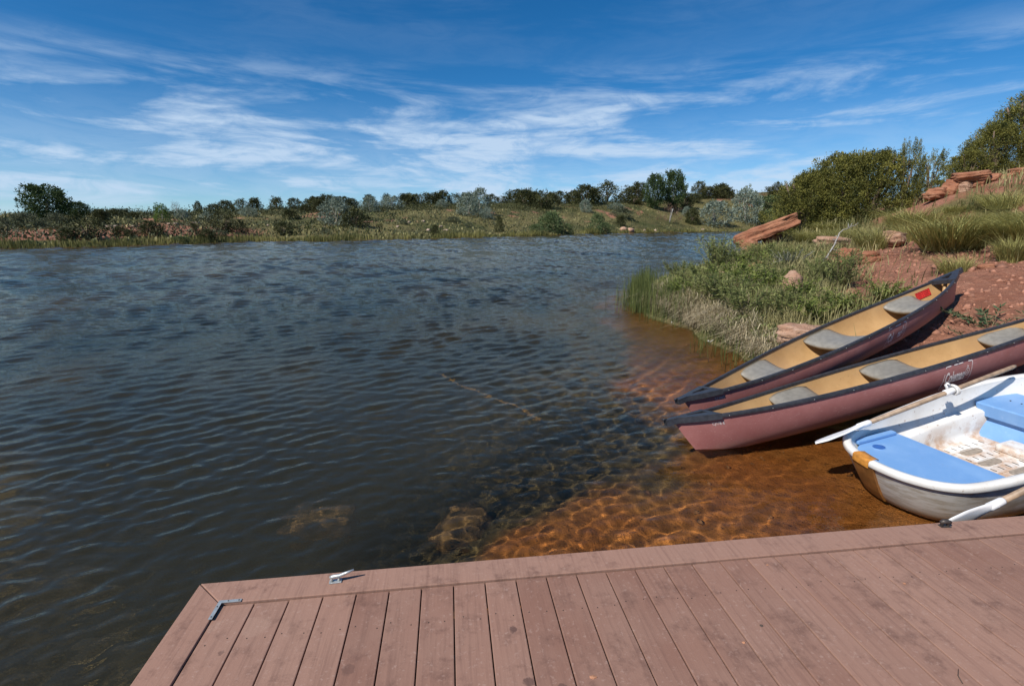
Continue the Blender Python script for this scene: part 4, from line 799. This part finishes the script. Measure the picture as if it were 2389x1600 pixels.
TAN = tan_mat(); BLACKV = simple('black vinyl gunwale', (.035, .036, .042), .42, 0, .3, 25, .1); GREYP = simple('grey seat plastic', (.235, .220, .190), .40, 0, .12, 18, .05)
WHITEP = simple('worn white print', (.80, .70, .66), .7, 0, .15, 60); REDL = simple('red sticker', (.62, .035, .03), .5, 0, .15, 40); REDD = simple('dark red print', (.16, .01, .012), .5); BLKP = simple('black print', (.03, .03, .03), .5); RIV = simple('rivet', (.30, .30, .30), .35, .8)
CL_, CB_, HM_, RISE_ = 5.0, .82, .36, .08
class Hull:
    def __init__(s, e): s.e = e
    def sheer(s, t): return HM_ + RISE_ * abs(t) ** s.e[2]
    def beam(s, t): return CB_ / 2 * max(0.0, 1 - abs(t) ** s.e[0]) ** s.e[1]
    def pt(s, t, v, side=1, off=0.0):
        """t -1..1 along, v 0 keel .. 1 sheer"""
        b = s.beam(t); zs = s.sheer(t); zk = .07 * abs(t) ** 7; a = v * math.pi / 2
        full = (1 - abs(t) ** 3)
        yy = (math.sin(a) ** .62) * full + (v ** .85) * (1 - full); zz = ((1 - math.cos(a)) ** .92) * full + (v ** 1.02) * (1 - full)
        x = CL_ / 2 * t * (1 - .072 * (1 - v) ** 1.15 * abs(t) ** 6)
        y = max(0.0, b * yy - off * min(1, b / .05)); z = zk + (zs - zk) * zz + off * (1 - v) * .9
        x = x - math.copysign(off * 1.5 * abs(t) ** 8, t)
        return np.array([x, side * y, z])
def loft_hull(H, off, nt=64, nv=14):
    ts = np.sin(np.linspace(-math.pi / 2, math.pi / 2, nt)); vs = np.linspace(0, 1, nv)
    V = []; Fc = []
    cols = [(sd, v) for sd, vv in ((1, vs[::-1]), (-1, vs[1:])) for v in vv]
    for t in ts:
        for sd, v in cols: V.append(H.pt(t, v, sd, off))
    m = len(cols)
    for i in range(nt - 1):
        for k in range(m - 1): Fc.append((i * m + k, i * m + k + 1, (i + 1) * m + k + 1, (i + 1) * m + k))
    return V, Fc
def sweep(path, prof, closed_prof=True):
    """sweep a 2D profile (outward, up) along a path of (point, outward dir, up dir)"""
    V = []; Fc = []; m = len(prof)
    for p, o, u in path:
        for a, b in prof: V.append(p + o * a + u * b)
    for i in range(len(path) - 1):
        for k in range(m if closed_prof else m - 1): Fc.append((i * m + k, i * m + (k + 1) % m, (i + 1) * m + (k + 1) % m, (i + 1) * m + k))
    Fc.append(tuple(range(m))); Fc.append(tuple(len(V) - m + k for k in range(m)))
    return V, Fc
def text_mesh(s, size, shear=0.0, xs=1.0, bold=.0):
    cu = bpy.data.curves.new('t', 'FONT'); cu.body = s; cu.size = size; cu.shear = shear; cu.offset = bold; cu.resolution_u = 3
    o = bpy.data.objects.new('t', cu); COL.objects.link(o); bpy.context.view_layer.update()
    me = bpy.data.meshes.new_from_object(o.evaluated_get(bpy.context.evaluated_depsgraph_get())); bpy.data.objects.remove(o); bpy.data.curves.remove(cu)
    bm = bmesh.new(); bm.from_mesh(me); bpy.data.meshes.remove(me)
    for v in bm.verts: v.co.x *= xs
    bmesh.ops.subdivide_edges(bm, edges=[e for e in bm.edges if e.calc_length() > size * .35], cuts=2)
    return bm
def line_strip(bm, pts, w):
    pts = [Vector(p) for p in pts]
    for a, b in zip(pts[:-1], pts[1:]):
        k = max(1, int((b - a).length / .04)); n = Vector((-(b - a).y, (b - a).x)).normalized() * w / 2
        for j in range(k):
            p = a.lerp(b, j / k); q = a.lerp(b, (j + 1) / k)
            bm.faces.new([bm.verts.new((*c, 0)) for c in (p - n, q - n, q + n, p + n)])
def logo_bm(gap):
    """lettering COLEMAN-style badge: name, lamp emblem, double rule and rounded frame"""
    bm = text_mesh('Col' if gap else 'Coleman', .105, .18, .62, .004)
    if gap:
        b2 = text_mesh('man', .085, .18, .55, .003)
        for v in b2.verts: v.co.x += .19; v.co.y += .01
        me = bpy.data.meshes.new('tmp'); b2.to_mesh(me); bm.from_mesh(me); b2.free(); bpy.data.meshes.remove(me)
    x1 = max(v.co.x for v in bm.verts)
    # lamp emblem
    cx, cy = x1 + .030, .045
    line_strip(bm, [(cx + .024 * math.cos(a), cy + .026 * math.sin(a)) for a in np.linspace(0, 6.283, 15)], .005)
    line_strip(bm, [(cx - .012, cy - .01), (cx + .0, cy + .014), (cx + .013, cy - .01), (cx - .012, cy - .01)], .004); line_strip(bm, [(cx - .010, cy + .034), (cx + .012, cy + .034)], .005); line_strip(bm, [(cx, cy + .034), (cx, cy + .048)], .005)
    X0, X1 = -.03, x1 + .075
    line_strip(bm, [(X0 + .015, -.028), (X1 - .022, -.028)], .007)
    fr = [(X0 + .01, -.050), (X0 + .1, -.050)], [(X0 + .13, -.050), (X1 - .05, -.050)], [(X1 - .035, -.050), (X1 - .016, -.048), (X1 - .008, -.035), (X1 + .014, .10), (X1 + .008, .112), (X1 - .04, .115)], [(X1 - .10, .115), (X1 - .21, .115)], [(X0 + .10, .115), (X0 + .05, .115), (X0 + .036, .108)], [(X0 + .026, .07), (X0, -.035), (X0 + .01, -.050)]
    for q in fr: line_strip(bm, q, .007)
    return bm
def wrap(bm, H, t0, vtop, side, mirror, off=.0035):
    """lay flat (x along, y up) print on the outside of the hull"""
    for v in bm.verts:
        x, y = v.co.x, v.co.y
        t = t0 + (x if not mirror else -x) / (CL_ / 2)
        girth = .36
        vv = min(.985, vtop + y / girth)
        p = H.pt(t, vv, side); p2 = H.pt(t, vv + .01, side); p3 = H.pt(t + .004, vv, side)
        n = np.cross(p3 - p, p2 - p); n /= np.linalg.norm(n)
        if n[1] * side < 0: n = -n
        v.co = Vector(p + n * off)
    return bm
def make_canoe(label, org, hd, pt_, ro, e, worn, seats, warn):
    H = Hull(e)
    o = thing('canoe', label, 'canoe', group='maroon canoes drawn up on the shore')
    Xv = np.array([math.cos(hd) * math.cos(pt_), math.sin(hd) * math.cos(pt_), math.sin(pt_)]); Y0 = np.array([-math.sin(hd), math.cos(hd), 0]); Z0 = np.cross(Xv, Y0)
    Yv = Y0 * math.cos(ro) + Z0 * math.sin(ro); Zv = np.cross(Xv, Yv)
    o.rotation_euler = Matrix(np.stack([Xv, Yv, Zv], 1).tolist()).to_euler(); o.location = org
    link('hull', mesh('hull', *loft_hull(H, 0), HULL, True), o)
    lv, lf = loft_hull(H, .009); link('lining', mesh('lining', lv, [f[::-1] for f in lf], TAN, True), o)
    ts = np.sin(np.linspace(-1.40, 1.40, 70))
    for sd in (1, -1):
        path = []
        for t in ts:
            p = H.pt(t, 1, sd); q = H.pt(t + .004, 1, sd); tn = unit(q - p); up = np.array([0, 0, 1.]); out = unit(np.cross(tn, up)) * (1 if np.cross(tn, up)[1] * sd > 0 else -1)
            path.append((p, out, up))
        gv, gf = sweep(path, [(.012, -.023), (.014, -.010), (.013, .004), (.004, .011), (-.012, .011), (-.019, .004), (-.017, -.020), (-.011, -.020), (-.010, -.004), (.004, -.004), (.006, -.023)])
        link('gunwale', mesh('gunwale', gv, gf, BLACKV, False), o)
        for t in np.linspace(-.82, .82, 12):
            p = H.pt(t, 1, sd); b_ = bmesh.new(); bmesh.ops.create_uvsphere(b_, u_segments=8, v_segments=5, radius=.006)
            for v in b_.verts: v.co += Vector((p[0], p[1] + sd * .016, p[2] - .014))
            link('rivet', from_bm('rivet', b_, RIV, True), o)
    # end caps with carrying slot
    for s in (-1, 1):
        bm = bmesh.new(); t0, t1 = .845, .985
        st = np.linspace(t0, t1, 8); left = [H.pt(s * t, 1, 1) for t in st]; right = [H.pt(s * t, 1, -1) for t in st][::-1]
        tip = [np.array([s * (CL_ / 2 + .075), y, H.sheer(1) + .020]) for y in (.013, -.013)]
        outl = left + tip + right; outl = [np.array([p[0], p[1] + np.sign(p[1]) * .018, p[2]]) for p in outl]
        c0 = np.mean(outl, 0); zc = np.mean([p[2] for p in outl]); n = len(outl)
        inner = []
        a0 = s * CL_ / 2 * .80; a1 = s * CL_ / 2 * .925
        slot = []
        for k, p in enumerate(outl):
            xx = np.clip((p[0] - s * CL_ / 2 * t0) / (s * CL_ / 2 * (1.0 - t0)), 0, 1)
            wv_ = H.beam(min(.99, abs(p[0]) / (CL_ / 2))) * .52
            sx = s * CL_ / 2 * (.868 + .075 * xx); sl = .035 * (1 - xx) + .012
            slot.append(np.array([sx, np.sign(p[1]) * sl, p[2]]))
        def zt(p): return H.sheer(min(1, abs(p[0]) / (CL_ / 2))) + .018
        top = [bm.verts.new((p[0], p[1], zt(p))) for p in outl]; low = [bm.verts.new((p[0], p[1], zt(p) - .055)) for p in outl]
        it = [bm.verts.new((p[0], p[1], zt(p) + .006)) for p in slot]; il = [bm.verts.new((p[0], p[1], zt(p) - .02)) for p in slot]
        for k in range(n):
            j = (k + 1) % n
            bm.faces.new((top[k], top[j], it[j], it[k])); bm.faces.new((it[k], it[j], il[j], il[k]))
            bm.faces.new((low[k], low[j], top[j], top[k]))
        link('end_cap', from_bm('end_cap', bm, BLACKV, False), o)
        V, Fc = tube([(s * (CL_ / 2 + .06), 0, H.sheer(1) + .02), (s * (CL_ / 2 + .085), .012, H.sheer(1) + .024), (s * (CL_ / 2 + .10), 0, H.sheer(1) + .024), (s * (CL_ / 2 + .085), -.012, H.sheer(1) + .024), (s * (CL_ / 2 + .06), 0, H.sheer(1) + .02)], .007, 6)
        link('towing_eye', mesh('towing_eye', V, Fc, BLACKV, True), o)
        # slanting brace behind the cap
        V, Fc = tube([(s * CL_ / 2 * .80, 0, .06), (s * CL_ / 2 * .86, 0, .3), (s * CL_ / 2 * .885, 0, H.sheer(.88) - .02)], .022, 8); link('brace', mesh('brace', V, Fc, TAN, True), o)
    # moulded seats
    for tc_, dep in seats:
        nu, nw = 9, 25; V = []; Fc = []
        for layer in (0, 1):
            for iu in range(nu):
                u_ = -1 + 2 * iu / (nu - 1); t = tc_ + u_ * dep / CL_
                for iw in range(nw):
                    w_ = -1 + 2 * iw / (nw - 1); b = H.beam(t) * (.965 if layer == 0 else .90)
                    # shoulders rise to the gunwale, the pan is scooped, the front and rear lips roll down
                    wing = abs(w_) ** 3
                    narrow = 1 - .30 * (1 - wing) * 0
                    z = H.sheer(t) - .035 - .075 * (1 - abs(w_) ** 2.6) + .012 * u_ * u_ * 0 - .030 * max(0, abs(u_) - .6) / .4
                    xo = u_ * (.5 * dep) * (1 - .30 * math.cos(w_ * math.pi / 2) ** 2 * (1 if u_ > 0 else .0))
                    V.append((CL_ / 2 * tc_ + xo, b * w_, z - (.038 if layer else 0)))
        m = nu * nw
        for iu in range(nu - 1):
            for iw in range(nw - 1):
                a = iu * nw + iw; q = (a, a + 1, a + nw + 1, a + nw); Fc.append(q[::-1]); Fc.append(tuple(m + z for z in q))
        rim = [iw for iw in range(nw)] + [iu * nw + nw - 1 for iu in range(1, nu)] + [(nu - 1) * nw + iw for iw in range(nw - 2, -1, -1)] + [iu * nw for iu in range(nu - 2, 0, -1)]
        for k in range(len(rim)): a, b = rim[k], rim[(k + 1) % len(rim)]; Fc.append((a, b, m + b, m + a))
        link('seat', mesh('seat', V, Fc, GREYP, True), o)
    # print
    lg = link('maker_badge', from_bm('maker_badge', wrap(logo_bm(worn), H, .075 if worn else .02, .60, -1, False), WHITEP), o); lg['label'] = 'worn white maker badge with rounded frame'
    reg = text_mesh('IU 1962' if worn else 'CJ176-E', .030, 0, 1.1); link('registration', from_bm('registration', wrap(reg, H, -.88, .80, -1, False), simple('chipped white print', (.75, .72, .68), .6)), o)
    if warn:
        bm = bmesh.new(); bmesh.ops.create_grid(bm, x_segments=8, y_segments=4, size=.5)
        for v in bm.verts: v.co = (v.co.x * .23, v.co.y * .078, 0)
        for v in bm.verts:
            p = H.pt(.78 + v.co.x / (CL_ / 2), .76 + v.co.y / .36, 1, .013); v.co = p
        lb = link('warning_label', from_bm('warning_label', bm, REDL), o); lb['label'] = 'red warning sticker inside the stern'
        bm = bmesh.new(); line_strip(bm, [(-.105, -.035), (.105, -.035), (.105, .035), (-.105, .035), (-.105, -.035)], .004); line_strip(bm, [(-.01, -.035), (-.01, .035)], .004)
        for yy in (-.018, 0, .018): line_strip(bm, [(-.09, yy), (-.03, yy)], .004); line_strip(bm, [(.01, yy), (.09, yy)], .004)
        for v in bm.verts: v.co = H.pt(.78 + v.co.x / (CL_ / 2), .76 + v.co.y / .36, 1, .016)
        link('label_print', from_bm('label_print', bm, REDD), lb)
    return o
make_canoe('maroon canoe farther from the dock, its stern high on the bank, badge half worn away', (4.752, 5.268, .407), .319, .221, -.200, (2.062, .873, 3.976), True, [(-.46, .50), (.03, .50), (.62, .50)], True)
make_canoe('maroon canoe nearer the dock, cut off by the right edge, badge clearly readable', (4.507, 4.211, .299), .115, .177, -.250, (2.089, .851, 3.986), False, [(-.41, .50), (.07, .50), (.66, .50)], False)

# ---------------------------------------------------------------- white dinghy
def boat_white():
    M = Mat('white boat plastic'); P = M.pos('object'); n1 = M.noise(P, 4, 6, .65); n2 = M.noise(P, 28, 5, .65)
    sp = M.n('ShaderNodeSeparateXYZ'); M.L.new(P, sp.inputs[0])
    c = M.mix(M.ramp(n1, .35, .7, 0, .6), (.76, .75, .72), (.60, .56, .50))
    silt_ = M.math('MULTIPLY', M.ramp(sp.outputs[2], .30, .06), M.ramp(n1, .38, .58))
    c = M.mix(M.math('MULTIPLY', silt_, .9), c, (.50, .31, .18)); c = M.mix(M.ramp(n2, .60, .72, 0, .75), c, (.30, .17, .10))
    return M.pbr(c, .38, 0, M.bump(n2, .06, .003), .5)
BWHITE = boat_white()
def hull_out():
    M = Mat('scuffed hull underside'); P = M.pos('object'); n1 = M.noise(M.pos('object', (2, 2, 8)), 3, 6, .65); sp = M.n('ShaderNodeSeparateXYZ'); M.L.new(P, sp.inputs[0])
    c = M.mix(M.ramp(n1, .4, .65), (.62, .60, .56), (.42, .37, .30)); c = M.mix(M.math('MULTIPLY', M.ramp(sp.outputs[2], .16, .05), .8), c, (.34, .27, .17))
    return M.pbr(c, .35, 0, None, .5)
HOUT = hull_out()
def blue_mat():
    M = Mat('blue seat plastic'); P = M.pos('object'); n1 = M.noise(P, 5, 5, .6); n2 = M.noise(M.pos('object', (20, 3, 3)), 6, 5, .7)
    c = M.mix(M.ramp(n1, .35, .7), (.155, .32, .60), (.20, .37, .64)); c = M.mix(M.ramp(n2, .55, .75, 0, .45), c, (.34, .48, .70)); n3 = M.noise(P, 24, 6, .7); c = M.mix(M.ramp(n3, .62, .74, 0, .5), c, (.28, .24, .22))
    return M.pbr(c, .42, 0, None, .5)
BLUE = blue_mat(); BLUED = simple('dark blue recess', (.03, .11, .36), .5); PADG = simple('grey grip pad', (.30, .25, .20), .8, 0, .2, 40); SLOT = simple('drain slot', (.05, .035, .025), .9); OARW = simple('varnished oar wood', (.33, .23, .15), .55, 0, .25, 16, .1); WPL = simple('white oar plastic', (.80, .79, .77), .4, 0, .05, 20); PLY = simple('brown transom board', (.30, .13, .035), .45, 0, .3, 9, .1); ROPE = simple('white rope', (.74, .72, .68), .85, 0, .15, 50, .3)
CTRL = [(-.235, 0), (-.205, .20), (-.115, .37), (.06, .480), (.5, .535), (1.2, .60), (1.8, .56), (2.25, .38), (2.5, .13)]
loop = np.array(CTRL + [(x, -y) for x, y in CTRL[:0:-1]], float)
for _ in range(3): loop = np.stack([loop * .75 + np.roll(loop, -1, 0) * .25, loop * .25 + np.roll(loop, -1, 0) * .75], 1).reshape(-1, 2)
NL = len(loop)
def inset(d, L=None):
    L = loop if L is None else L
    tn = np.roll(L, -1, 0) - np.roll(L, 1, 0); nn = np.stack([-tn[:, 1], tn[:, 0]], -1); nn /= np.linalg.norm(nn, axis=1)[:, None]
    c = np.array([1.1, 0]); sg = np.sign(((c - L) * nn).sum(1).mean()); return L + nn * sg * d
zr = lambda x: .40 + .05 * np.maximum(x, 0)
def rings(levels):
    V = np.concatenate(levels); Fc = []
    for i in range(len(levels) - 1):
        for k in range(NL): Fc.append((i * NL + k, i * NL + (k + 1) % NL, (i + 1) * NL + (k + 1) % NL, (i + 1) * NL + k))
    return V, Fc
boat = thing('rowing_dinghy', 'white plastic rowing dinghy with blue seats, stern in the shallows beside the dock', 'boat')
HB = rad(6.9); PB = rad(7)
boat.rotation_euler = Matrix(np.stack([[math.cos(HB) * math.cos(PB), math.sin(HB) * math.cos(PB), math.sin(PB)], [-math.sin(HB), math.cos(HB), 0], [-math.cos(HB) * math.sin(PB), -math.sin(HB) * math.sin(PB), math.cos(PB)]], 1).tolist()).to_euler()
boat.location = (3.265, 2.96, -.045)
low = np.stack([-.03 + .88 * (loop[:, 0] + .235), loop[:, 1] * .74], -1)
lv = []
def outer(t):
    q = low + (loop - low) * t ** .6; z = .12 * (np.maximum(q[:, 0], 0) / 2.4) ** 3 * (1 - t) + (zr(loop[:, 0]) - .035) * t; return np.c_[q, z]
lv = [outer(t) for t in np.linspace(0, 1, 9)]
V, Fc = rings(lv); V = np.vstack([V, [[1.2, 0, .0]]]); Fc += [((k + 1) % NL, k, len(V) - 1) for k in range(NL)]
link('hull', mesh('hull', V, Fc, HOUT, True), boat)
V, Fc = rings([np.c_[inset(d), zr(loop[:, 0]) + dz] for d, dz in [(.004, -.036), (-.010, -.044), (-.017, -.034), (-.017, -.006), (-.008, .006), (.024, .008), (.038, .003), (.042, -.012)]]); link('rim', mesh('rim', V, Fc, BWHITE, True), boat)
sheer_in = lambda z: np.full(NL, z)
def inner(t, d, z=None):
    o_ = outer(t); return np.c_[inset(d, o_[:, :2]), o_[:, 2] if z is None else sheer_in(z)]
il = [np.c_[inset(.040), zr(loop[:, 0]) - .010], inner(.66, .035), inner(.635, .045), inner(.62, .095), inner(.59, .110), inner(.33, .075, .125), inner(.24, .070, .085), inner(.18, .085, .064)]
V, Fc = rings(il); link('side_lining', mesh('side_lining', V, [f[::-1] for f in Fc], BWHITE, True), boat)
fl = inner(.18, .080, .066); V = np.vstack([fl, [[1.1, 0, .064]]]); link('floor', mesh('floor', V, [(k, (k + 1) % NL, NL) for k in range(NL)], BWHITE), boat)
# stern seat
q = inset(.082); XS = .46
sel = [p for p in q if p[0] < XS]; sel = sorted(sel, key=lambda p: math.atan2(p[1], -(p[0] - XS)))
sel = [(XS, sel[0][1])] + [tuple(p) for p in sel] + [(XS, sel[-1][1])]
bm = bmesh.new(); hi = [bm.verts.new((x, y, .315)) for x, y in sel]; lo = [bm.verts.new((x, y, .235)) for x, y in sel]; bm.faces.new(hi); bm.faces.new(lo[::-1])
for k in range(len(sel)): bm.faces.new((lo[k], lo[(k + 1) % len(sel)], hi[(k + 1) % len(sel)], hi[k]))
bmesh.ops.bevel(bm, geom=[e for e in bm.edges if e.verts[0].co.z > .31 and e.verts[1].co.z > .31], offset=.008, segments=2, affect='EDGES')
seat = link('stern_seat', from_bm('stern_seat', bm, BLUE), boat); seat['label'] = 'sky blue stern bench with a round cup recess'
V, Fc = tube([(.14, .285, .3155), (.14, .285, .3175)], [.043, .043], 24); link('cup_recess', mesh('cup_recess', V, Fc, BLUED), seat)
V, Fc = tube([(.14 + .045 * math.cos(a), .285 + .045 * math.sin(a), .316) for a in np.linspace(0, 6.283, 25)], .003, 6); link('recess_rim', mesh('recess_rim', V, Fc, BLUE, True), seat)
bm = box_bm(.04, .42, .372, .420, .316, .345, .008); link('end_block', from_bm('end_block', bm, BLUE), seat)
# middle bench
prof = [(1.40, .066), (1.50, .19), (1.505, .215), (1.485, .222), (1.46, .232), (1.45, .335), (1.458, .345), (1.86, .350), (1.87, .34), (1.90, .066)]
V = []; Fc = []; m = len(prof); ys = np.linspace(-1, 1, 5)
for yy in ys:
    for x, z in prof: V.append((x, yy * (.43 + .08 * (z - .066) / .28), z))
for i in range(len(ys) - 1):
    for k in range(m): Fc.append((i * m + k, i * m + (k + 1) % m, (i + 1) * m + (k + 1) % m, (i + 1) * m + k))
Fc.append(tuple(range(m))); Fc.append(tuple(4 * m + k for k in range(m))[::-1]); mb = link('middle_bench', mesh('middle_bench', V, Fc, BLUE), boat)
for y in (.38, .30): V, Fc = tube([(1.66, y, .349), (1.66, y, .353)], [.006, .006], 8); link('stud', mesh('stud', V, Fc, SLOT), mb)
bm = box_bm(1.24, 1.42, -.02, .20, .060, .125, .025, 3); link('foot_brace', from_bm('foot_brace', bm, BWHITE, True), boat)
for j, y in enumerate((-.28, -.10, .08, .25)):
    for x in (.72 + .05 * (j % 2), 1.02 + .05 * (j % 2)):
        V = []; n = 20
        for z in (.0645, .069):
            for k in range(n):
                a = 2 * math.pi * k / n; V.append((x + .085 * math.copysign(1, math.cos(a)) * (abs(math.cos(a)) > .02) * 1.0 * .55 + .055 * math.cos(a), y + .040 * math.sin(a), z))
        Fc = [tuple(range(n, 2 * n))] + [(k, (k + 1) % n, n + (k + 1) % n, n + k) for k in range(n)]
        link('grip_pad', mesh('grip_pad', V, Fc, PADG), boat)
for y in (-.36, -.19, -.01, .165, .33):
    bm = box_bm(.55, 1.38, y - .055, y - .050, .0642, .070, .001); link('floor_rib', from_bm('floor_rib', bm, BWHITE), boat)
    parts = []
    for x in np.arange(.62, 1.36, .075):
        b = box_bm(x, x + .006, y - .022, y + .022, .0642, .0668); parts.append(([v.co[:] for v in b.verts], [[v.index for v in f.verts] for f in b.faces])); b.free()
    V, Fc = join(*parts); dsl = link('drain_slots', mesh('drain_slots', V, Fc, SLOT), boat); dsl['kind'] = 'stuff'
# motor board on the transom
V = []; Fc = []; nb = 7; yy = np.linspace(.01, .21, 5)
def transom_pt(y, t, off):
    k = np.argmin(np.abs(loop[:, 1] - y) + (loop[:, 0] > .2) * 9); ring = outer(t); c = ring[k]; ln = 1 if t < 1 else 1
    return np.array([c[0] - off, y * (.74 + .26 * t ** .6), c[2]])
for off in (.020, -.002):
    for i, t in enumerate(np.linspace(.06, .985, nb)):
        for y in yy: V.append(transom_pt(y, t, off))
g = lambda L_, i, k: L_ * nb * 5 + i * 5 + k
for L_ in (0, 1):
    for i in range(nb - 1):
        for k in range(4): Fc.append((g(L_, i, k), g(L_, i, k + 1), g(L_, i + 1, k + 1), g(L_, i + 1, k)))
for i in range(nb - 1): Fc.append((g(0, i, 0), g(1, i, 0), g(1, i + 1, 0), g(0, i + 1, 0))); Fc.append((g(0, i, 4), g(1, i, 4), g(1, i + 1, 4), g(0, i + 1, 4)))
for k in range(4): Fc.append((g(0, 0, k), g(0, 0, k + 1), g(1, 0, k + 1), g(1, 0, k)))
link('motor_board', mesh('motor_board', V, Fc, PLY), boat)['label'] = 'brown varnished board on the outside of the transom'
pv, pf = [], []
ks = [k for k in range(NL) if loop[k, 0] < .1 and .02 < loop[k, 1] < .20]; ks.sort(key=lambda k: loop[k, 1])
prf = [(-.020, -.050), (-.020, -.004), (-.010, .0085), (.024, .0105), (.065, .005), (.068, -.008)]
for k in ks:
    for d, dz in prf: p = inset(d)[k]; pv.append((p[0], p[1], zr(loop[k, 0]) + dz))
for i in range(len(ks) - 1):
    for k in range(len(prf) - 1): pf.append((i * 6 + k, i * 6 + k + 1, (i + 1) * 6 + k + 1, (i + 1) * 6 + k))
link('clamp_pad', mesh('clamp_pad', pv, pf, simple('orange clamp pad', (.50, .21, .035), .5, 0, .25, 25), True), boat)['label'] = 'orange brown clamp pad over the stern rim'

# ---------------------------------------------------------------- oars
def make_oar(label, tip, end, blade_len, roll, collar_at, rope, pn=.028):
    tip = np.array(tip, float); end = np.array(end, float); Lt = np.linalg.norm(end - tip); ax = (end - tip) / Lt
    o = thing('oar', label, 'oar', tuple(tip)); o.rotation_euler = Vector(ax).to_track_quat('X', 'Z').to_euler()
    o.rotation_euler = (Vector(ax).to_track_quat('X', 'Z') @ Matrix.Rotation(roll, 3, 'X').to_quaternion()).to_euler()
    V, Fc = tube([(blade_len * .92, 0, 0), (Lt - .16, 0, 0), (Lt - .14, 0, 0), (Lt - .03, 0, 0), (Lt, 0, 0)], [.019, .018, .0165, .0165, .011], 14); link('shaft', mesh('shaft', V, Fc, OARW, True), o)
    V = []; Fc = []; nx, ny = 15, 7
    for s in (1, -1):
        for i in range(nx):
            t = i / (nx - 1); w = .065 * min(1, (t * 6) ** .5 if t < .17 else 1) * (1 - .65 * max(0, (t - .45) / .55) ** 1.2); th = .004 + .018 * max(0, (t - .55) / .45) ** 1.5
            for k in range(ny):
                y = -1 + 2 * k / (ny - 1); V.append((blade_len * t, w * y, s * (th * (1 - y * y) + .003)))
    g = lambda s, i, k: s * nx * ny + i * ny + k
    for s in (0, 1):
        for i in range(nx - 1):
            for k in range(ny - 1): Fc.append((g(s, i, k), g(s, i + 1, k), g(s, i + 1, k + 1), g(s, i, k + 1)) if s == 0 else (g(s, i, k), g(s, i, k + 1), g(s, i + 1, k + 1), g(s, i + 1, k)))
    for i in range(nx - 1): Fc.append((g(0, i, 0), g(1, i, 0), g(1, i + 1, 0), g(0, i + 1, 0))); Fc.append((g(0, i, ny - 1), g(0, i + 1, ny - 1), g(1, i + 1, ny - 1), g(1, i, ny - 1)))
    for k in range(ny - 1): Fc.append((g(0, 0, k), g(0, 0, k + 1), g(1, 0, k + 1), g(1, 0, k)))
    link('blade', mesh('blade', V, Fc, WPL, True), o)
    V, Fc = tube([(blade_len * .86, 0, 0), (blade_len * .90, 0, 0), (blade_len * 1.12, 0, 0), (blade_len * 1.14, 0, 0)], [.014, .024, .023, .020], 14); link('ferrule', mesh('ferrule', V, Fc, WPL, True), o)
    if collar_at:
        V, Fc = tube([(collar_at - .075, 0, 0), (collar_at - .07, 0, 0), (collar_at + .035, 0, 0), (collar_at + .04, 0, 0)], [.020, .026, .026, .020], 16); link('collar', mesh('collar', V, Fc, WPL, True), o)
        a = np.linspace(0, 4.4 * math.pi, 70); V, Fc = tube(np.stack([collar_at + .012 + .034 * a / a[-1] + .006 * np.sin(a * 1.3), .039 * np.cos(a), .041 * np.sin(a)], -1), .0085, 7); link('rope', mesh('rope', V, Fc, ROPE, True), o)
        V, Fc = tube([(collar_at - .03, 0, .026), (collar_at - .03, 0, .062), (collar_at - .01, 0, .068), (collar_at + .012, 0, .05)], [.011, .009, .010, .008], 8); link('button', mesh('button', V, Fc, WPL, True), o)
    return o
make_oar('oar laid across the dinghy stern corner with white collar and rope, blade over the water', (2.80, 3.285, .335), (4.86, 3.59, .80), .47, rad(-25), 1.40, True)
make_oar('oar jammed between the dinghy and the dock edge, only its throat showing', (2.70, 2.185, .295), (4.45, 2.43, .745), .44, rad(100), None, False)
